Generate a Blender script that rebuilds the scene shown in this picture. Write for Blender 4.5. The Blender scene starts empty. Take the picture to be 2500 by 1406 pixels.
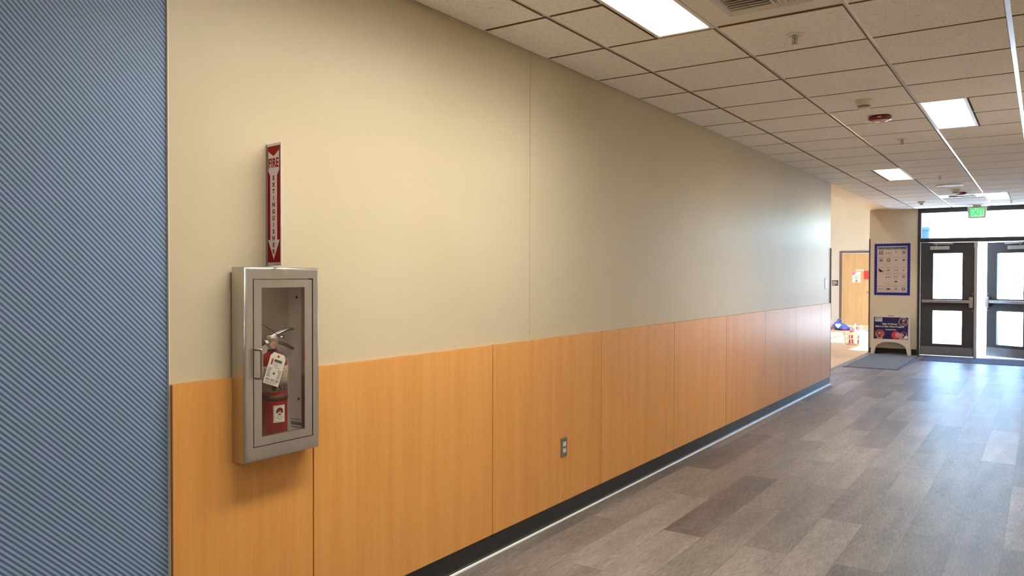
import bpy, bmesh, math, random
from mathutils import Vector, Matrix
random.seed(7)
S = bpy.context.scene
COL = S.collection
PI = math.pi

# ------------------------------------------------------------------ camera
cd = bpy.data.cameras.new('camera')
cam = bpy.data.objects.new('camera', cd)
COL.objects.link(cam)
F_PX, YAW, PITCH, ROLL = 1902.107, 0.59887, -0.01630, 0.00231
cd.sensor_fit = 'HORIZONTAL'
cd.sensor_width = 36.0
cd.lens = 36.0 * F_PX / 2500.0
cd.clip_start = 0.02
cd.clip_end = 400
_f = Vector((-math.sin(YAW) * math.cos(PITCH), math.cos(YAW) * math.cos(PITCH), math.sin(PITCH)))
_r = Vector((math.cos(YAW), math.sin(YAW), 0))
_u = _r.cross(_f)
_r2 = math.cos(ROLL) * _r + math.sin(ROLL) * _u
_u2 = -math.sin(ROLL) * _r + math.cos(ROLL) * _u
m = Matrix.Identity(4)
for i in range(3):
    m[i][0], m[i][1], m[i][2] = _r2[i], _u2[i], -_f[i]
m.translation = (2.368, 0.0, 1.456)
cam.matrix_world = m
S.camera = cam

# ------------------------------------------------------------------ sky, sun, exposure
SKY_E, LENS_E, SUN_E, EXPO = 1.03, 12.8, 16.0, 1.84
W = bpy.data.worlds.new('sky')
S.world = W
W.use_nodes = True
wn = W.node_tree
wn.nodes.clear()
wo = wn.nodes.new('ShaderNodeOutputWorld')
wb = wn.nodes.new('ShaderNodeBackground')
ws = wn.nodes.new('ShaderNodeTexSky')
ws.sky_type = 'NISHITA'
ws.sun_disc = False
ws.sun_elevation = math.radians(50)
ws.sun_rotation = math.radians(200)
ws.dust_density = 2.0
wb.inputs['Strength'].default_value = SKY_E
wt = wn.nodes.new('ShaderNodeMix')
wt.data_type = 'RGBA'
wt.blend_type = 'MULTIPLY'
wt.inputs[0].default_value = 1.0
wt.inputs[7].default_value = (0.77, 0.94, 1.16, 1)
wn.links.new(ws.outputs[0], wt.inputs[6])
wn.links.new(wt.outputs[2], wb.inputs[0])
wn.links.new(wb.outputs[0], wo.inputs[0])
sd = bpy.data.lights.new('sun', 'SUN')
sd.energy = SUN_E
sd.angle = math.radians(0.6)
sd.color = (0.93, 0.96, 1.0)
sun = bpy.data.objects.new('sun', sd)
COL.objects.link(sun)
sun.rotation_euler = Vector((0.25, 0.15, -0.957)).to_track_quat('-Z', 'Y').to_euler()
S.view_settings.view_transform = 'Standard'
S.view_settings.look = 'None'
S.view_settings.gamma = 1.0
S.view_settings.use_curve_mapping = False
S.view_settings.exposure = EXPO
try:
    S.cycles.use_denoising = True
    S.cycles.max_bounces = 10
    S.cycles.diffuse_bounces = 6
    S.cycles.glossy_bounces = 4
    S.cycles.transparent_max_bounces = 16
    S.cycles.caustics_reflective = False
    S.cycles.caustics_refractive = False
    S.cycles.sample_clamp_indirect = 6.0
except Exception:
    pass


# ------------------------------------------------------------------ materials
def srgb(r, g, b):
    def c(v):
        v /= 255.0
        return v / 12.92 if v <= 0.04045 else ((v + 0.055) / 1.055) ** 2.4
    return (c(r), c(g), c(b), 1.0)


def mat(name, col, rough=0.5, metal=0.0, spec=0.5, emit=None, es=0.0, alpha=1.0):
    M = bpy.data.materials.new(name)
    M.use_nodes = True
    b = M.node_tree.nodes['Principled BSDF']
    b.inputs['Base Color'].default_value = col if len(col) == 4 else (*col, 1)
    b.inputs['Roughness'].default_value = rough
    b.inputs['Metallic'].default_value = metal
    b.inputs['Specular IOR Level'].default_value = spec
    if emit:
        b.inputs['Emission Color'].default_value = emit if len(emit) == 4 else (*emit, 1)
        b.inputs['Emission Strength'].default_value = es
    return M


class NT:
    """small node-building helper"""
    def __init__(s, M):
        s.t = M.node_tree
        s.b = s.t.nodes['Principled BSDF']
        g = s.t.nodes.new('ShaderNodeNewGeometry')
        s.pos = g.outputs['Position']
        sp = s.t.nodes.new('ShaderNodeSeparateXYZ')
        s.t.links.new(s.pos, sp.inputs[0])
        s.x, s.y, s.z = sp.outputs

    def link(s, a, b):
        s.t.links.new(a, b)

    def math(s, op, a, b=None, c=None):
        n = s.t.nodes.new('ShaderNodeMath')
        n.operation = op
        for i, v in enumerate((a, b, c)):
            if v is None:
                continue
            if isinstance(v, (int, float)):
                n.inputs[i].default_value = v
            else:
                s.t.links.new(v, n.inputs[i])
        return n.outputs[0]

    def vec(s, x, y, z):
        n = s.t.nodes.new('ShaderNodeCombineXYZ')
        for i, v in enumerate((x, y, z)):
            if isinstance(v, (int, float)):
                n.inputs[i].default_value = v
            else:
                s.t.links.new(v, n.inputs[i])
        return n.outputs[0]

    def noise(s, v, scale=1.0, detail=2.0, rough=0.5):
        n = s.t.nodes.new('ShaderNodeTexNoise')
        n.inputs['Scale'].default_value = scale
        n.inputs['Detail'].default_value = detail
        n.inputs['Roughness'].default_value = rough
        s.t.links.new(v, n.inputs['Vector'])
        return n.outputs[0]

    def ramp(s, fac, stops):
        n = s.t.nodes.new('ShaderNodeValToRGB')
        e = n.color_ramp.elements
        e[0].position, e[0].color = stops[0]
        e[1].position, e[1].color = stops[-1]
        for p, c in stops[1:-1]:
            k = e.new(p)
            k.color = c
        s.t.links.new(fac, n.inputs[0])
        return n.outputs[0]

    def mix(s, fac, a, b, mode='MIX'):
        n = s.t.nodes.new('ShaderNodeMix')
        n.data_type = 'RGBA'
        n.blend_type = mode
        for i, v in ((0, fac), (6, a), (7, b)):
            if isinstance(v, (int, float)):
                n.inputs[i].default_value = v
            elif isinstance(v, tuple):
                n.inputs[i].default_value = v
            else:
                s.t.links.new(v, n.inputs[i])
        return n.outputs[2]

    def bump(s, h, strength=0.2, dist=0.001):
        n = s.t.nodes.new('ShaderNodeBump')
        n.inputs['Strength'].default_value = strength
        n.inputs['Distance'].default_value = dist
        s.t.links.new(h, n.inputs['Height'])
        s.t.links.new(n.outputs[0], s.b.inputs['Normal'])


def m_beige():
    M = mat('beige_wall_panel', srgb(224, 212, 184), 0.40, spec=0.33)
    n = NT(M)
    a = n.noise(n.pos, 1.3, 3)
    n.link(n.ramp(a, [(0.3, srgb(199, 187, 158)), (0.7, srgb(204, 193, 166))]), n.b.inputs['Base Color'])
    n.bump(n.noise(n.pos, 320, 2), 0.05, 0.0006)
    return M


def m_wood():
    M = mat('maple_laminate', srgb(206, 150, 86), 0.38, spec=0.5)
    n = NT(M)
    v = n.vec(n.math('MULTIPLY', n.x, 14), n.math('MULTIPLY', n.y, 14), n.math('MULTIPLY', n.z, 0.7))
    a = n.noise(v, 1.0, 5, 0.6)
    v2 = n.vec(n.math('MULTIPLY', n.x, 160), n.math('MULTIPLY', n.y, 160), n.math('MULTIPLY', n.z, 5))
    b = n.noise(v2, 1.0, 3, 0.6)
    pl = n.math('FLOOR', n.math('DIVIDE', n.math('SUBTRACT', n.y, 2.0742), 1.2022))
    w = n.t.nodes.new('ShaderNodeTexWhiteNoise')
    w.noise_dimensions = '1D'
    n.link(pl, w.inputs['W'])
    f = n.math('ADD', n.math('MULTIPLY', a, 0.7), n.math('MULTIPLY', b, 0.3))
    f = n.math('ADD', f, n.math('MULTIPLY', n.math('SUBTRACT', w.outputs[0], 0.5), 0.10))
    n.link(n.ramp(f, [(0.30, srgb(214, 150, 74)), (0.5, srgb(223, 161, 84)), (0.72, srgb(231, 172, 97))]), n.b.inputs['Base Color'])
    return M


def m_blue():
    M = mat('blue_ribbed_panel', srgb(120, 135, 150), 0.55)
    n = NT(M)
    s = n.math('FRACT', n.math('DIVIDE', n.math('ADD', n.y, n.z), 0.0179))
    tri = n.math('ABSOLUTE', n.math('SUBTRACT', s, 0.5))       # 0 in mid .. 0.5 at edge
    f = n.math('MULTIPLY', n.math('SUBTRACT', tri, 0.18), 9.0)
    f = n.math('MINIMUM', n.math('MAXIMUM', f, 0.0), 1.0)
    hue = n.noise(n.pos, 14, 2)
    lt = n.ramp(hue, [(0.35, srgb(141, 172, 206)), (0.65, srgb(147, 172, 212))])
    dk = n.ramp(hue, [(0.35, srgb(80, 105, 134)), (0.65, srgb(83, 102, 139))])
    fine = n.noise(n.pos, 900, 1)
    c = n.mix(f, dk, lt)
    c = n.mix(n.math('MULTIPLY', fine, 0.14), c, (0.02, 0.03, 0.04, 1))
    n.link(c, n.b.inputs['Base Color'])
    n.bump(f, 0.35, 0.001)
    return M


def m_floor():
    M = mat('vinyl_plank_floor', (0.2, 0.17, 0.15, 1), 0.3, spec=0.6)
    n = NT(M)
    u = n.math('DIVIDE', n.math('SUBTRACT', n.x, 0.117), 0.2318)
    col = n.math('FLOOR', u)
    fu = n.math('FRACT', u)
    par = n.math('MULTIPLY', n.math('FLOORED_MODULO', col, 2.0), 0.5)
    v = n.math('ADD', n.math('DIVIDE', n.math('SUBTRACT', n.y, 4.162), 1.497), par)
    row = n.math('FLOOR', v)
    fv = n.math('FRACT', v)
    w = n.t.nodes.new('ShaderNodeTexWhiteNoise')
    w.noise_dimensions = '2D'
    n.link(n.vec(col, row, 0.0), w.inputs['Vector'])
    rnd = w.outputs[0]
    off = n.math('MULTIPLY', rnd, 37.0)
    g1 = n.noise(n.vec(n.math('ADD', n.math('MULTIPLY', n.x, 190), off), n.math('MULTIPLY', n.y, 12), 0.0), 1.0, 4, 0.7)
    g2 = n.noise(n.vec(n.math('ADD', n.math('MULTIPLY', n.x, 9), off), n.math('MULTIPLY', n.y, 1.4), 0.0), 1.0, 2)
    g3 = n.noise(n.vec(n.math('MULTIPLY', n.x, 24), n.math('MULTIPLY', n.y, 170), 0.0), 1.0, 3, 0.6)
    f = n.math('ADD', n.math('MULTIPLY', g1, 0.85), n.math('MULTIPLY', g2, 0.35))
    f = n.math('SUBTRACT', n.math('ADD', f, n.math('MULTIPLY', g3, 0.22)), 0.06)
    f = n.math('ADD', f, n.math('MULTIPLY', n.math('SUBTRACT', rnd, 0.5), 0.27))
    c = n.ramp(f, [(0.36, srgb(54, 50, 49)), (0.54, srgb(92, 87, 85)), (0.70, srgb(123, 117, 114)), (0.95, srgb(164, 157, 152))])
    eu = n.math('MINIMUM', fu, n.math('SUBTRACT', 1.0, fu))
    ev = n.math('MULTIPLY', n.math('MINIMUM', fv, n.math('SUBTRACT', 1.0, fv)), 6.46)
    e = n.math('LESS_THAN', n.math('MINIMUM', eu, ev), 0.0075)
    c = n.mix(n.math('MULTIPLY', e, 0.55), c, (0.03, 0.027, 0.027, 1))
    n.link(c, n.b.inputs['Base Color'])
    rr = n.math('ADD', 0.34, n.math('MULTIPLY', g3, 0.2))
    n.link(rr, n.b.inputs['Roughness'])
    h = n.math('ADD', n.math('MULTIPLY', g1, 0.5), n.math('MULTIPLY', g3, 0.8))
    big = n.noise(n.vec(n.math('MULTIPLY', n.x, 5), n.math('MULTIPLY', n.y, 14), 0.0), 1.0, 2)
    h = n.math('ADD', n.math('SUBTRACT', h, n.math('MULTIPLY', e, 1.0)), n.math('MULTIPLY', big, 2.0))
    n.bump(h, 0.16, 0.0022)
    return M


def m_tile():
    M = mat('acoustic_tile', srgb(216, 210, 202), 0.9, spec=0.2)
    n = NT(M)
    a = n.noise(n.pos, 95, 4, 0.7)
    b = n.noise(n.pos, 330, 2, 0.6)
    n.link(n.ramp(a, [(0.30, srgb(204, 198, 190)), (0.45, srgb(243, 240, 235)), (0.7, srgb(249, 246, 242))]), n.b.inputs['Base Color'])
    n.bump(n.math('ADD', a, n.math('MULTIPLY', b, 0.6)), 0.5, 0.003)
    return M


def m_steel(name, c=(0.62, 0.60, 0.57, 1), rough=0.33):
    M = mat(name, c, rough, 1.0)
    n = NT(M)
    a = n.noise(n.vec(n.math('MULTIPLY', n.x, 30), n.math('MULTIPLY', n.y, 30), n.math('MULTIPLY', n.z, 4)), 1.0, 4, 0.7)
    n.link(n.math('ADD', rough - 0.06, n.math('MULTIPLY', a, 0.14)), n.b.inputs['Roughness'])
    d = Vector(c[:3])
    n.link(n.ramp(a, [(0.3, (*(d * 0.86), 1)), (0.7, c)]), n.b.inputs['Base Color'])
    return M


def m_noisy(name, c0, c1, scale, rough=0.8, bump=0.0, spec=0.4, stretch=(1, 1, 1)):
    M = mat(name, c0, rough, spec=spec)
    n = NT(M)
    a = n.noise(n.vec(n.math('MULTIPLY', n.x, stretch[0]), n.math('MULTIPLY', n.y, stretch[1]), n.math('MULTIPLY', n.z, stretch[2])), scale, 4, 0.6)
    n.link(n.ramp(a, [(0.35, c0), (0.65, c1)]), n.b.inputs['Base Color'])
    if bump:
        n.bump(a, bump, 0.004)
    return M


def m_glass(name, tint=(1, 1, 1, 1), gl=0.06, rough=0.02, edge=0.5):
    M = bpy.data.materials.new(name)
    M.use_nodes = True
    t = M.node_tree
    t.nodes.clear()
    o = t.nodes.new('ShaderNodeOutputMaterial')
    mx = t.nodes.new('ShaderNodeMixShader')
    tr = t.nodes.new('ShaderNodeBsdfTransparent')
    g = t.nodes.new('ShaderNodeBsdfGlossy')
    fr = t.nodes.new('ShaderNodeLayerWeight')
    fr.inputs['Blend'].default_value = 0.25
    mu = t.nodes.new('ShaderNodeMath')
    mu.operation = 'MULTIPLY_ADD'
    mu.inputs[1].default_value = edge
    mu.inputs[2].default_value = gl
    tr.inputs[0].default_value = tint
    g.inputs['Roughness'].default_value = rough
    t.links.new(fr.outputs['Facing'], mu.inputs[0])
    t.links.new(mu.outputs[0], mx.inputs[0])
    t.links.new(tr.outputs[0], mx.inputs[1])
    t.links.new(g.outputs[0], mx.inputs[2])
    t.links.new(mx.outputs[0], o.inputs[0])
    return M


BEIGE = m_beige()
WOOD = m_wood()
BLUE = m_blue()
FLOOR = m_floor()
TILE = m_tile()
STEEL = m_steel('brushed_steel')
STEEL_DK = m_steel('satin_steel', (0.42, 0.41, 0.40, 1), 0.3)
CHROME = mat('chrome', (0.75, 0.74, 0.72, 1), 0.15, 1.0)
TEE = mat('white_grid_metal', srgb(232, 230, 227), 0.22, spec=0.9)
WHITE_METAL = mat('white_painted_metal', srgb(228, 224, 216), 0.42)
WHITE = mat('white_plastic', srgb(236, 232, 224), 0.4)
IVORY = mat('ivory_plastic', srgb(232, 222, 204), 0.4)
BLACK_RUB = m_noisy('black_rubber', srgb(24, 25, 27), srgb(34, 35, 37), 8, 0.32, 0.0, 0.5)
TOE = mat('pale_glossy_edge', srgb(232, 233, 234), 0.18, spec=0.8)
SEAM = mat('panel_trim', srgb(226, 214, 190), 0.4)
DARK = mat('dark_gap', srgb(38, 26, 20), 0.7)
WOODEDGE = mat('panel_edge_brown', srgb(140, 88, 42), 0.5)
def m_lens(name, e):
    """prismatic troffer lens: throws most of its light downwards, like the real diffuser"""
    M = mat(name, (0.9, 0.9, 0.9, 1), 0.4, emit=(1.0, 0.93, 0.82), es=e)
    n = NT(M)
    lw = n.t.nodes.new('ShaderNodeLayerWeight')
    lw.inputs['Blend'].default_value = 0.5
    c = n.math('SUBTRACT', 1.0, lw.outputs['Facing'])
    c = n.math('ADD', 0.15, n.math('MULTIPLY', n.math('POWER', c, 1.5), 0.85))
    n.link(n.math('MULTIPLY', c, e), n.b.inputs['Emission Strength'])
    return M


LENS = m_lens('light_lens', LENS_E)
LENS_FAR = m_lens('light_lens_far', LENS_E * 0.72)
LENS_MID = m_lens('light_lens_mid', LENS_E * 1.7)
RED = mat('sign_red', srgb(150, 4, 12), 0.5, spec=0.15)
SILVER = mat('sign_silver', srgb(228, 224, 232), 0.4)
EXT_RED = mat('extinguisher_red', srgb(138, 14, 10), 0.3)
LABEL = m_noisy('printed_label', srgb(176, 162, 144), srgb(150, 132, 114), 60, 0.45)
PAPER = mat('white_paper', srgb(232, 232, 228), 0.6)
INK = mat('dark_ink', srgb(40, 40, 42), 0.6)
INK_LT = mat('grey_ink', srgb(128, 128, 128), 0.6)
INK_RED = mat('red_ink', srgb(170, 50, 60), 0.6)
TUB = mat('grey_enamel', srgb(240, 237, 232), 0.5)
GLASS_CAB = m_glass('cabinet_glass', (0.95, 0.94, 0.92, 1), 0.012, 0.02, 0.12)
GLASS = m_glass('door_glass', (0.95, 0.97, 0.97, 1), 0.02)
GUARD = mat('slate_corner_guard', srgb(92, 88, 98), 0.4)
BRONZE = mat('dark_bronze_frame', srgb(62, 58, 58), 0.42)
DOORPAINT = mat('charcoal_door', srgb(72, 70, 72), 0.42)
ALU = mat('aluminium', (0.62, 0.63, 0.65, 1), 0.35, 1.0)
ALU_PAINT = mat('silver_paint', srgb(190, 186, 184), 0.4)
CREAM = m_noisy('cream_wall_paint', srgb(208, 206, 194), srgb(212, 210, 198), 2, 0.6)
POSTERWALL = m_noisy('tan_wall_paint', srgb(232, 218, 192), srgb(235, 222, 197), 2, 0.6)
SIDE_FLOOR = m_noisy('tan_wood_vinyl', srgb(226, 190, 144), srgb(212, 174, 126), 3, 0.45, 0, 0.4, (6, 1, 1))
DOOR_WOOD = m_noisy('light_maple_door', srgb(208, 180, 134), srgb(198, 167, 118), 3, 0.45, 0, 0.4, (6, 6, 0.6))
DOOR_FRAME = mat('brown_door_frame', srgb(112, 96, 88), 0.5)
MAT_GREY = m_noisy('grey_mat', srgb(98, 100, 106), srgb(128, 130, 136), 60, 0.95, 0.6, 0.1)
MAT_BLUE = m_noisy('blue_mat', srgb(78, 86, 108), srgb(96, 104, 126), 60, 0.95, 0.6, 0.1)
MAT_EDGE = mat('mat_edge', srgb(62, 62, 66), 0.7)
POST_BLUE = mat('poster_blue', srgb(34, 30, 140), 0.55)
POST_PAPER = m_noisy('poster_paper', srgb(214, 194, 182), srgb(222, 203, 192), 4, 0.6)
POST_LAV = mat('poster_lavender', srgb(206, 200, 226), 0.6)
NAVY = mat('navy_print', srgb(36, 22, 92), 0.45)
YELLOW = mat('pale_yellow_print', srgb(240, 238, 176), 0.5)
ORANGE = mat('orange_print', srgb(206, 106, 74), 0.5)
POSTRED = mat('coral_print', srgb(222, 66, 60), 0.5)
SKIN = mat('tan_print', srgb(206, 158, 136), 0.5)
BROWN = mat('brown_print', srgb(70, 44, 42), 0.5)
PINKISH = mat('pink_print', srgb(222, 150, 160), 0.5)
GREEN_SIGN = mat('exit_panel_green', srgb(170, 224, 178), 0.4, emit=srgb(168, 226, 176), es=0.25)
GREEN_LET = mat('exit_letter_green', srgb(20, 170, 80), 0.4, emit=srgb(24, 190, 88), es=0.45)
ALARM_RED = mat('alarm_red', srgb(110, 14, 22), 0.3)
LILAC = mat('strobe_lens', srgb(206, 184, 184), 0.15)
SPK_W = m_noisy('speaker_grille', srgb(232, 232, 230), srgb(216, 216, 214), 300, 0.5)
MAGENTA = mat('magenta_plastic', srgb(214, 60, 150), 0.35)
PINK = mat('pink_plastic', srgb(236, 150, 190), 0.35)
PURPLE = mat('purple_plastic', srgb(140, 90, 170), 0.35)
BAG_BLUE = m_noisy('blue_fabric', srgb(46, 74, 140), srgb(66, 96, 164), 30, 0.8)
BAG_DK = mat('navy_fabric', srgb(40, 44, 84), 0.85)
BAG_PUR = mat('purple_fabric', srgb(120, 70, 140), 0.8)
BAG_PALE = m_noisy('pale_fabric', srgb(206, 190, 192), srgb(190, 150, 160), 30, 0.8)
HEART = mat('light_blue_print', srgb(190, 214, 240), 0.6)
TAN_MAT = mat('tan_mat', srgb(206, 150, 110), 0.8)
CONCRETE = m_noisy('pale_concrete', srgb(224, 223, 220), srgb(212, 211, 208), 1.5, 0.9)
EXT_WHITE = mat('white_soffit', srgb(235, 236, 238), 0.7)
EXT_BLUE = mat('blue_grey_siding', srgb(58, 80, 102), 0.8, spec=0.1)
CAR_BLUE = mat('pale_car_paint', srgb(214, 220, 224), 0.3)
CAR_GLASS = mat('dark_car_glass', srgb(30, 40, 48), 0.1)
TYRE = mat('tyre', srgb(110, 112, 114), 0.8)
TEAL = mat('teal_sign', srgb(40, 110, 104), 0.5)
STRIP = mat('grey_transition_strip', srgb(128, 122, 116), 0.45)


# ------------------------------------------------------------------ mesh builder
class MB:
    def __init__(s, *mats):
        s.bm = bmesh.new()
        s.m = list(mats)

    def mi(s, M):
        if M is None:
            return 0
        if M not in s.m:
            s.m.append(M)
        return s.m.index(M)

    def _set(s, faces, M, smooth=False):
        k = s.mi(M)
        for f in faces:
            f.material_index = k
            f.smooth = smooth

    def box(s, x0, x1, y0, y1, z0, z1, M=None, bev=0.0, seg=2):
        g = bmesh.ops.create_cube(s.bm, size=1.0)
        vs = g['verts']
        for v in vs:
            v.co = Vector(((x0 + x1) / 2 + v.co.x * (x1 - x0), (y0 + y1) / 2 + v.co.y * (y1 - y0), (z0 + z1) / 2 + v.co.z * (z1 - z0)))
        fs = list({f for v in vs for f in v.link_faces})
        if bev > 0:
            es = list({e for v in vs for e in v.link_edges})
            r = bmesh.ops.bevel(s.bm, geom=es, offset=bev, segments=seg, affect='EDGES', profile=0.5)
            fs = list({f for f in r['faces']} | {f for f in fs if f.is_valid})
            vs = list({v for f in fs for v in f.verts})
            fs = list({f for v in vs for f in v.link_faces})
        s._set(fs, M)
        return vs

    def poly(s, pts, M=None):
        f = s.bm.faces.new([s.bm.verts.new(p) for p in pts])
        s._set([f], M)
        return f

    def prism(s, pts2, fn, t0, t1, M=None):
        """extrude a 2D outline; fn(a, b, t) gives the 3D point"""
        lo = [s.bm.verts.new(fn(a, b, t0)) for a, b in pts2]
        hi = [s.bm.verts.new(fn(a, b, t1)) for a, b in pts2]
        fs = [s.bm.faces.new(lo[::-1]), s.bm.faces.new(hi)]
        n = len(pts2)
        for i in range(n):
            j = (i + 1) % n
            fs.append(s.bm.faces.new((lo[i], lo[j], hi[j], hi[i])))
        s._set(fs, M)
        bmesh.ops.recalc_face_normals(s.bm, faces=fs)
        return lo + hi

    def cyl(s, p0, p1, r0, r1=None, M=None, seg=20, caps=True, smooth=True):
        r1 = r0 if r1 is None else r1
        p0, p1 = Vector(p0), Vector(p1)
        q = (p1 - p0).normalized().to_track_quat('Z', 'Y')
        a, b = [], []
        for i in range(seg):
            d = Vector((math.cos(2 * PI * i / seg), math.sin(2 * PI * i / seg), 0))
            a.append(s.bm.verts.new(p0 + q @ (d * r0)))
            b.append(s.bm.verts.new(p1 + q @ (d * r1)))
        side = [s.bm.faces.new((a[i], a[(i + 1) % seg], b[(i + 1) % seg], b[i])) for i in range(seg)]
        s._set(side, M, smooth)
        if caps:
            s._set([s.bm.faces.new(a[::-1]), s.bm.faces.new(b)], M)
        return a + b

    def lathe(s, prof, c, M=None, seg=32, axis='Z', a0=0.0, a1=2 * PI, smooth=True):
        """prof: (radius, height) list about an axis through c"""
        full = abs((a1 - a0) - 2 * PI) < 1e-6
        n = seg if full else seg + 1
        rings = []
        c = Vector(c)
        for r, h in prof:
            ring = []
            for i in range(n):
                t = a0 + (a1 - a0) * i / seg
                x, y = r * math.cos(t), r * math.sin(t)
                d = {'Z': (x, y, h), 'X': (h, x, y), 'Y': (x, h, y)}[axis]
                ring.append(s.bm.verts.new(c + Vector(d)))
            rings.append(ring)
        fs = []
        for A, B in zip(rings, rings[1:]):
            for i in range(n if full else n - 1):
                j = (i + 1) % n
                fs.append(s.bm.faces.new((A[i], A[j], B[j], B[i])))
        s._set(fs, M, smooth)
        caps = []
        if full:
            if prof[0][0] > 1e-6:
                caps.append(s.bm.faces.new(rings[0][::-1]))
            if prof[-1][0] > 1e-6:
                caps.append(s.bm.faces.new(rings[-1]))
            s._set(caps, M)
        bmesh.ops.recalc_face_normals(s.bm, faces=fs + caps)
        return [v for r in rings for v in r]

    def tube(s, pts, r, M=None, seg=10, sub=6, closed=False):
        P = [Vector(p) for p in pts]
        if sub > 1:
            out = []
            n = len(P)
            rng = n if closed else n - 1
            for i in range(rng):
                p0 = P[(i - 1) % n] if closed or i > 0 else P[i]
                p1, p2 = P[i], P[(i + 1) % n]
                p3 = P[(i + 2) % n] if closed or i + 2 < n else p2
                for k in range(sub):
                    t = k / sub
                    out.append(0.5 * ((2 * p1) + (p2 - p0) * t + (2 * p0 - 5 * p1 + 4 * p2 - p3) * t * t + (3 * p1 - p0 - 3 * p2 + p3) * t ** 3))
            if not closed:
                out.append(P[-1])
            P = out
        rings = []
        n = len(P)
        up = None
        for i in range(n):
            d = (P[(i + 1) % n] - P[i - 1]) if (closed or 0 < i < n - 1) else (P[min(i + 1, n - 1)] - P[max(i - 1, 0)])
            d.normalize()
            if up is None:
                up = Vector((0, 0, 1)) if abs(d.z) < 0.9 else Vector((0, 1, 0))
            a = d.cross(up).normalized()
            up = a.cross(d).normalized()
            rings.append([s.bm.verts.new(P[i] + (a * math.cos(2 * PI * k / seg) + up * math.sin(2 * PI * k / seg)) * r) for k in range(seg)])
        fs = []
        for i in range(n if closed else n - 1):
            A, B = rings[i], rings[(i + 1) % n]
            for k in range(seg):
                j = (k + 1) % seg
                fs.append(s.bm.faces.new((A[k], A[j], B[j], B[k])))
        s._set(fs, M, True)
        if not closed:
            s._set([s.bm.faces.new(rings[0][::-1]), s.bm.faces.new(rings[-1])], M)
        return [v for r in rings for v in r]

    def text(s, body, size, fn, M, bold=0.0, xs=1.0, depth=0.0, spacing=1.0):
        """flat lettering; fn(a, b) maps the text plane (origin = middle of the line) to 3D"""
        c = bpy.data.curves.new('lettering', 'FONT')
        c.body = body
        c.size = size
        c.align_x = 'CENTER'
        c.align_y = 'CENTER'
        c.offset = bold
        c.space_character = spacing
        c.resolution_u = 4
        o = bpy.data.objects.new('lettering', c)
        COL.objects.link(o)
        dg = bpy.context.evaluated_depsgraph_get()
        me = bpy.data.meshes.new_from_object(o.evaluated_get(dg))
        vs = [s.bm.verts.new(fn(v.co.x * xs, v.co.y)) for v in me.vertices]
        fs = []
        for p in me.polygons:
            try:
                fs.append(s.bm.faces.new([vs[i] for i in p.vertices]))
            except ValueError:
                pass
        s._set(fs, M)
        bpy.data.objects.remove(o)
        bpy.data.curves.remove(c)
        bpy.data.meshes.remove(me)
        return vs

    def xf(s, verts, M4):
        for v in verts:
            v.co = M4 @ v.co

    def build(s, name, parent=None, off=(0, 0, 0), kind=None):
        me = bpy.data.meshes.new(name)
        d = Vector(off)
        if d.length > 0:
            for v in s.bm.verts:
                v.co -= d
        s.bm.to_mesh(me)
        s.bm.free()
        for M in s.m:
            me.materials.append(M)
        o = bpy.data.objects.new(name, me)
        COL.objects.link(o)
        if parent:
            o.parent = parent
        elif d.length > 0:
            o.location = d
        if kind:
            o['kind'] = kind
        return o


def thing(name, label, cat, loc=(0, 0, 0), rotz=0.0, group=None):
    o = bpy.data.objects.new(name, None)
    COL.objects.link(o)
    o.empty_display_size = 0.05
    o.location = loc
    o.rotation_euler = (0, 0, rotz)
    tag(o, label, cat, group)
    return o


def tag(o, label, cat, group=None):
    o['label'] = label
    o['category'] = cat
    if group:
        o['group'] = group
    return o


def dup(root, loc, label, rotz=0.0):
    r = root.copy()
    COL.objects.link(r)
    r.location = loc
    r.rotation_euler = (0, 0, rotz)
    r['label'] = label
    for ch in list(root.children):
        c = ch.copy()
        COL.objects.link(c)
        c.parent = r
        for g in ch.children:
            d = g.copy()
            COL.objects.link(d)
            d.parent = c
    return r


def disc(mb, cx, cy, r, fn, M, n=24, rx=1.0):
    mb.poly([fn(cx + r * rx * math.cos(2 * PI * i / n), cy + r * math.sin(2 * PI * i / n)) for i in range(n)], M)


def ring(mb, cx, cy, r0, r1, fn, M, n=28):
    for i in range(n):
        a, b = 2 * PI * i / n, 2 * PI * (i + 1) / n
        mb.poly([fn(cx + r * math.cos(t), cy + r * math.sin(t)) for r, t in ((r0, a), (r1, a), (r1, b), (r0, b))], M)


def rect(mb, x0, x1, y0, y1, fn, M):
    mb.poly([fn(x0, y0), fn(x1, y0), fn(x1, y1), fn(x0, y1)], M)


def holed(mb, x0, x1, y0, y1, z0, z1, hy0, hy1, hz0, hz1, M):
    """a slab facing +X with one rectangular hole (in Y and Z)"""
    hy0, hy1 = max(hy0, y0), min(hy1, y1)
    hz0, hz1 = max(hz0, z0), min(hz1, z1)
    if hy0 >= hy1 or hz0 >= hz1:
        mb.box(x0, x1, y0, y1, z0, z1, M)
        return
    for a, b, c, d in ((y0, hy0, z0, z1), (hy1, y1, z0, z1), (hy0, hy1, z0, hz0), (hy0, hy1, hz1, z1)):
        if b - a > 1e-5 and d - c > 1e-5:
            mb.box(x0, x1, a, b, c, d, M)


# ================================================================== THE SETTING
CZ = 2.70            # ceiling height
YE = 11.05           # far end of the left wall
YF = 16.05           # face of the far wall
XR = 2.75            # right wall
YL = 1.9             # the right wall starts here; before it the corridor opens to an added lobby
HOLE = (1.742, 2.008, 0.842, 1.444)
L = [0.0, 0.388, 0.998, 1.607, 2.217, XR]
Y0, T = 3.1886, 0.6096

b = MB(FLOOR)
b.box(-0.36, XR + 0.2, -9.0, 16.25, -0.10, 0.0)
b.build('floor', kind='structure')

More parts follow.
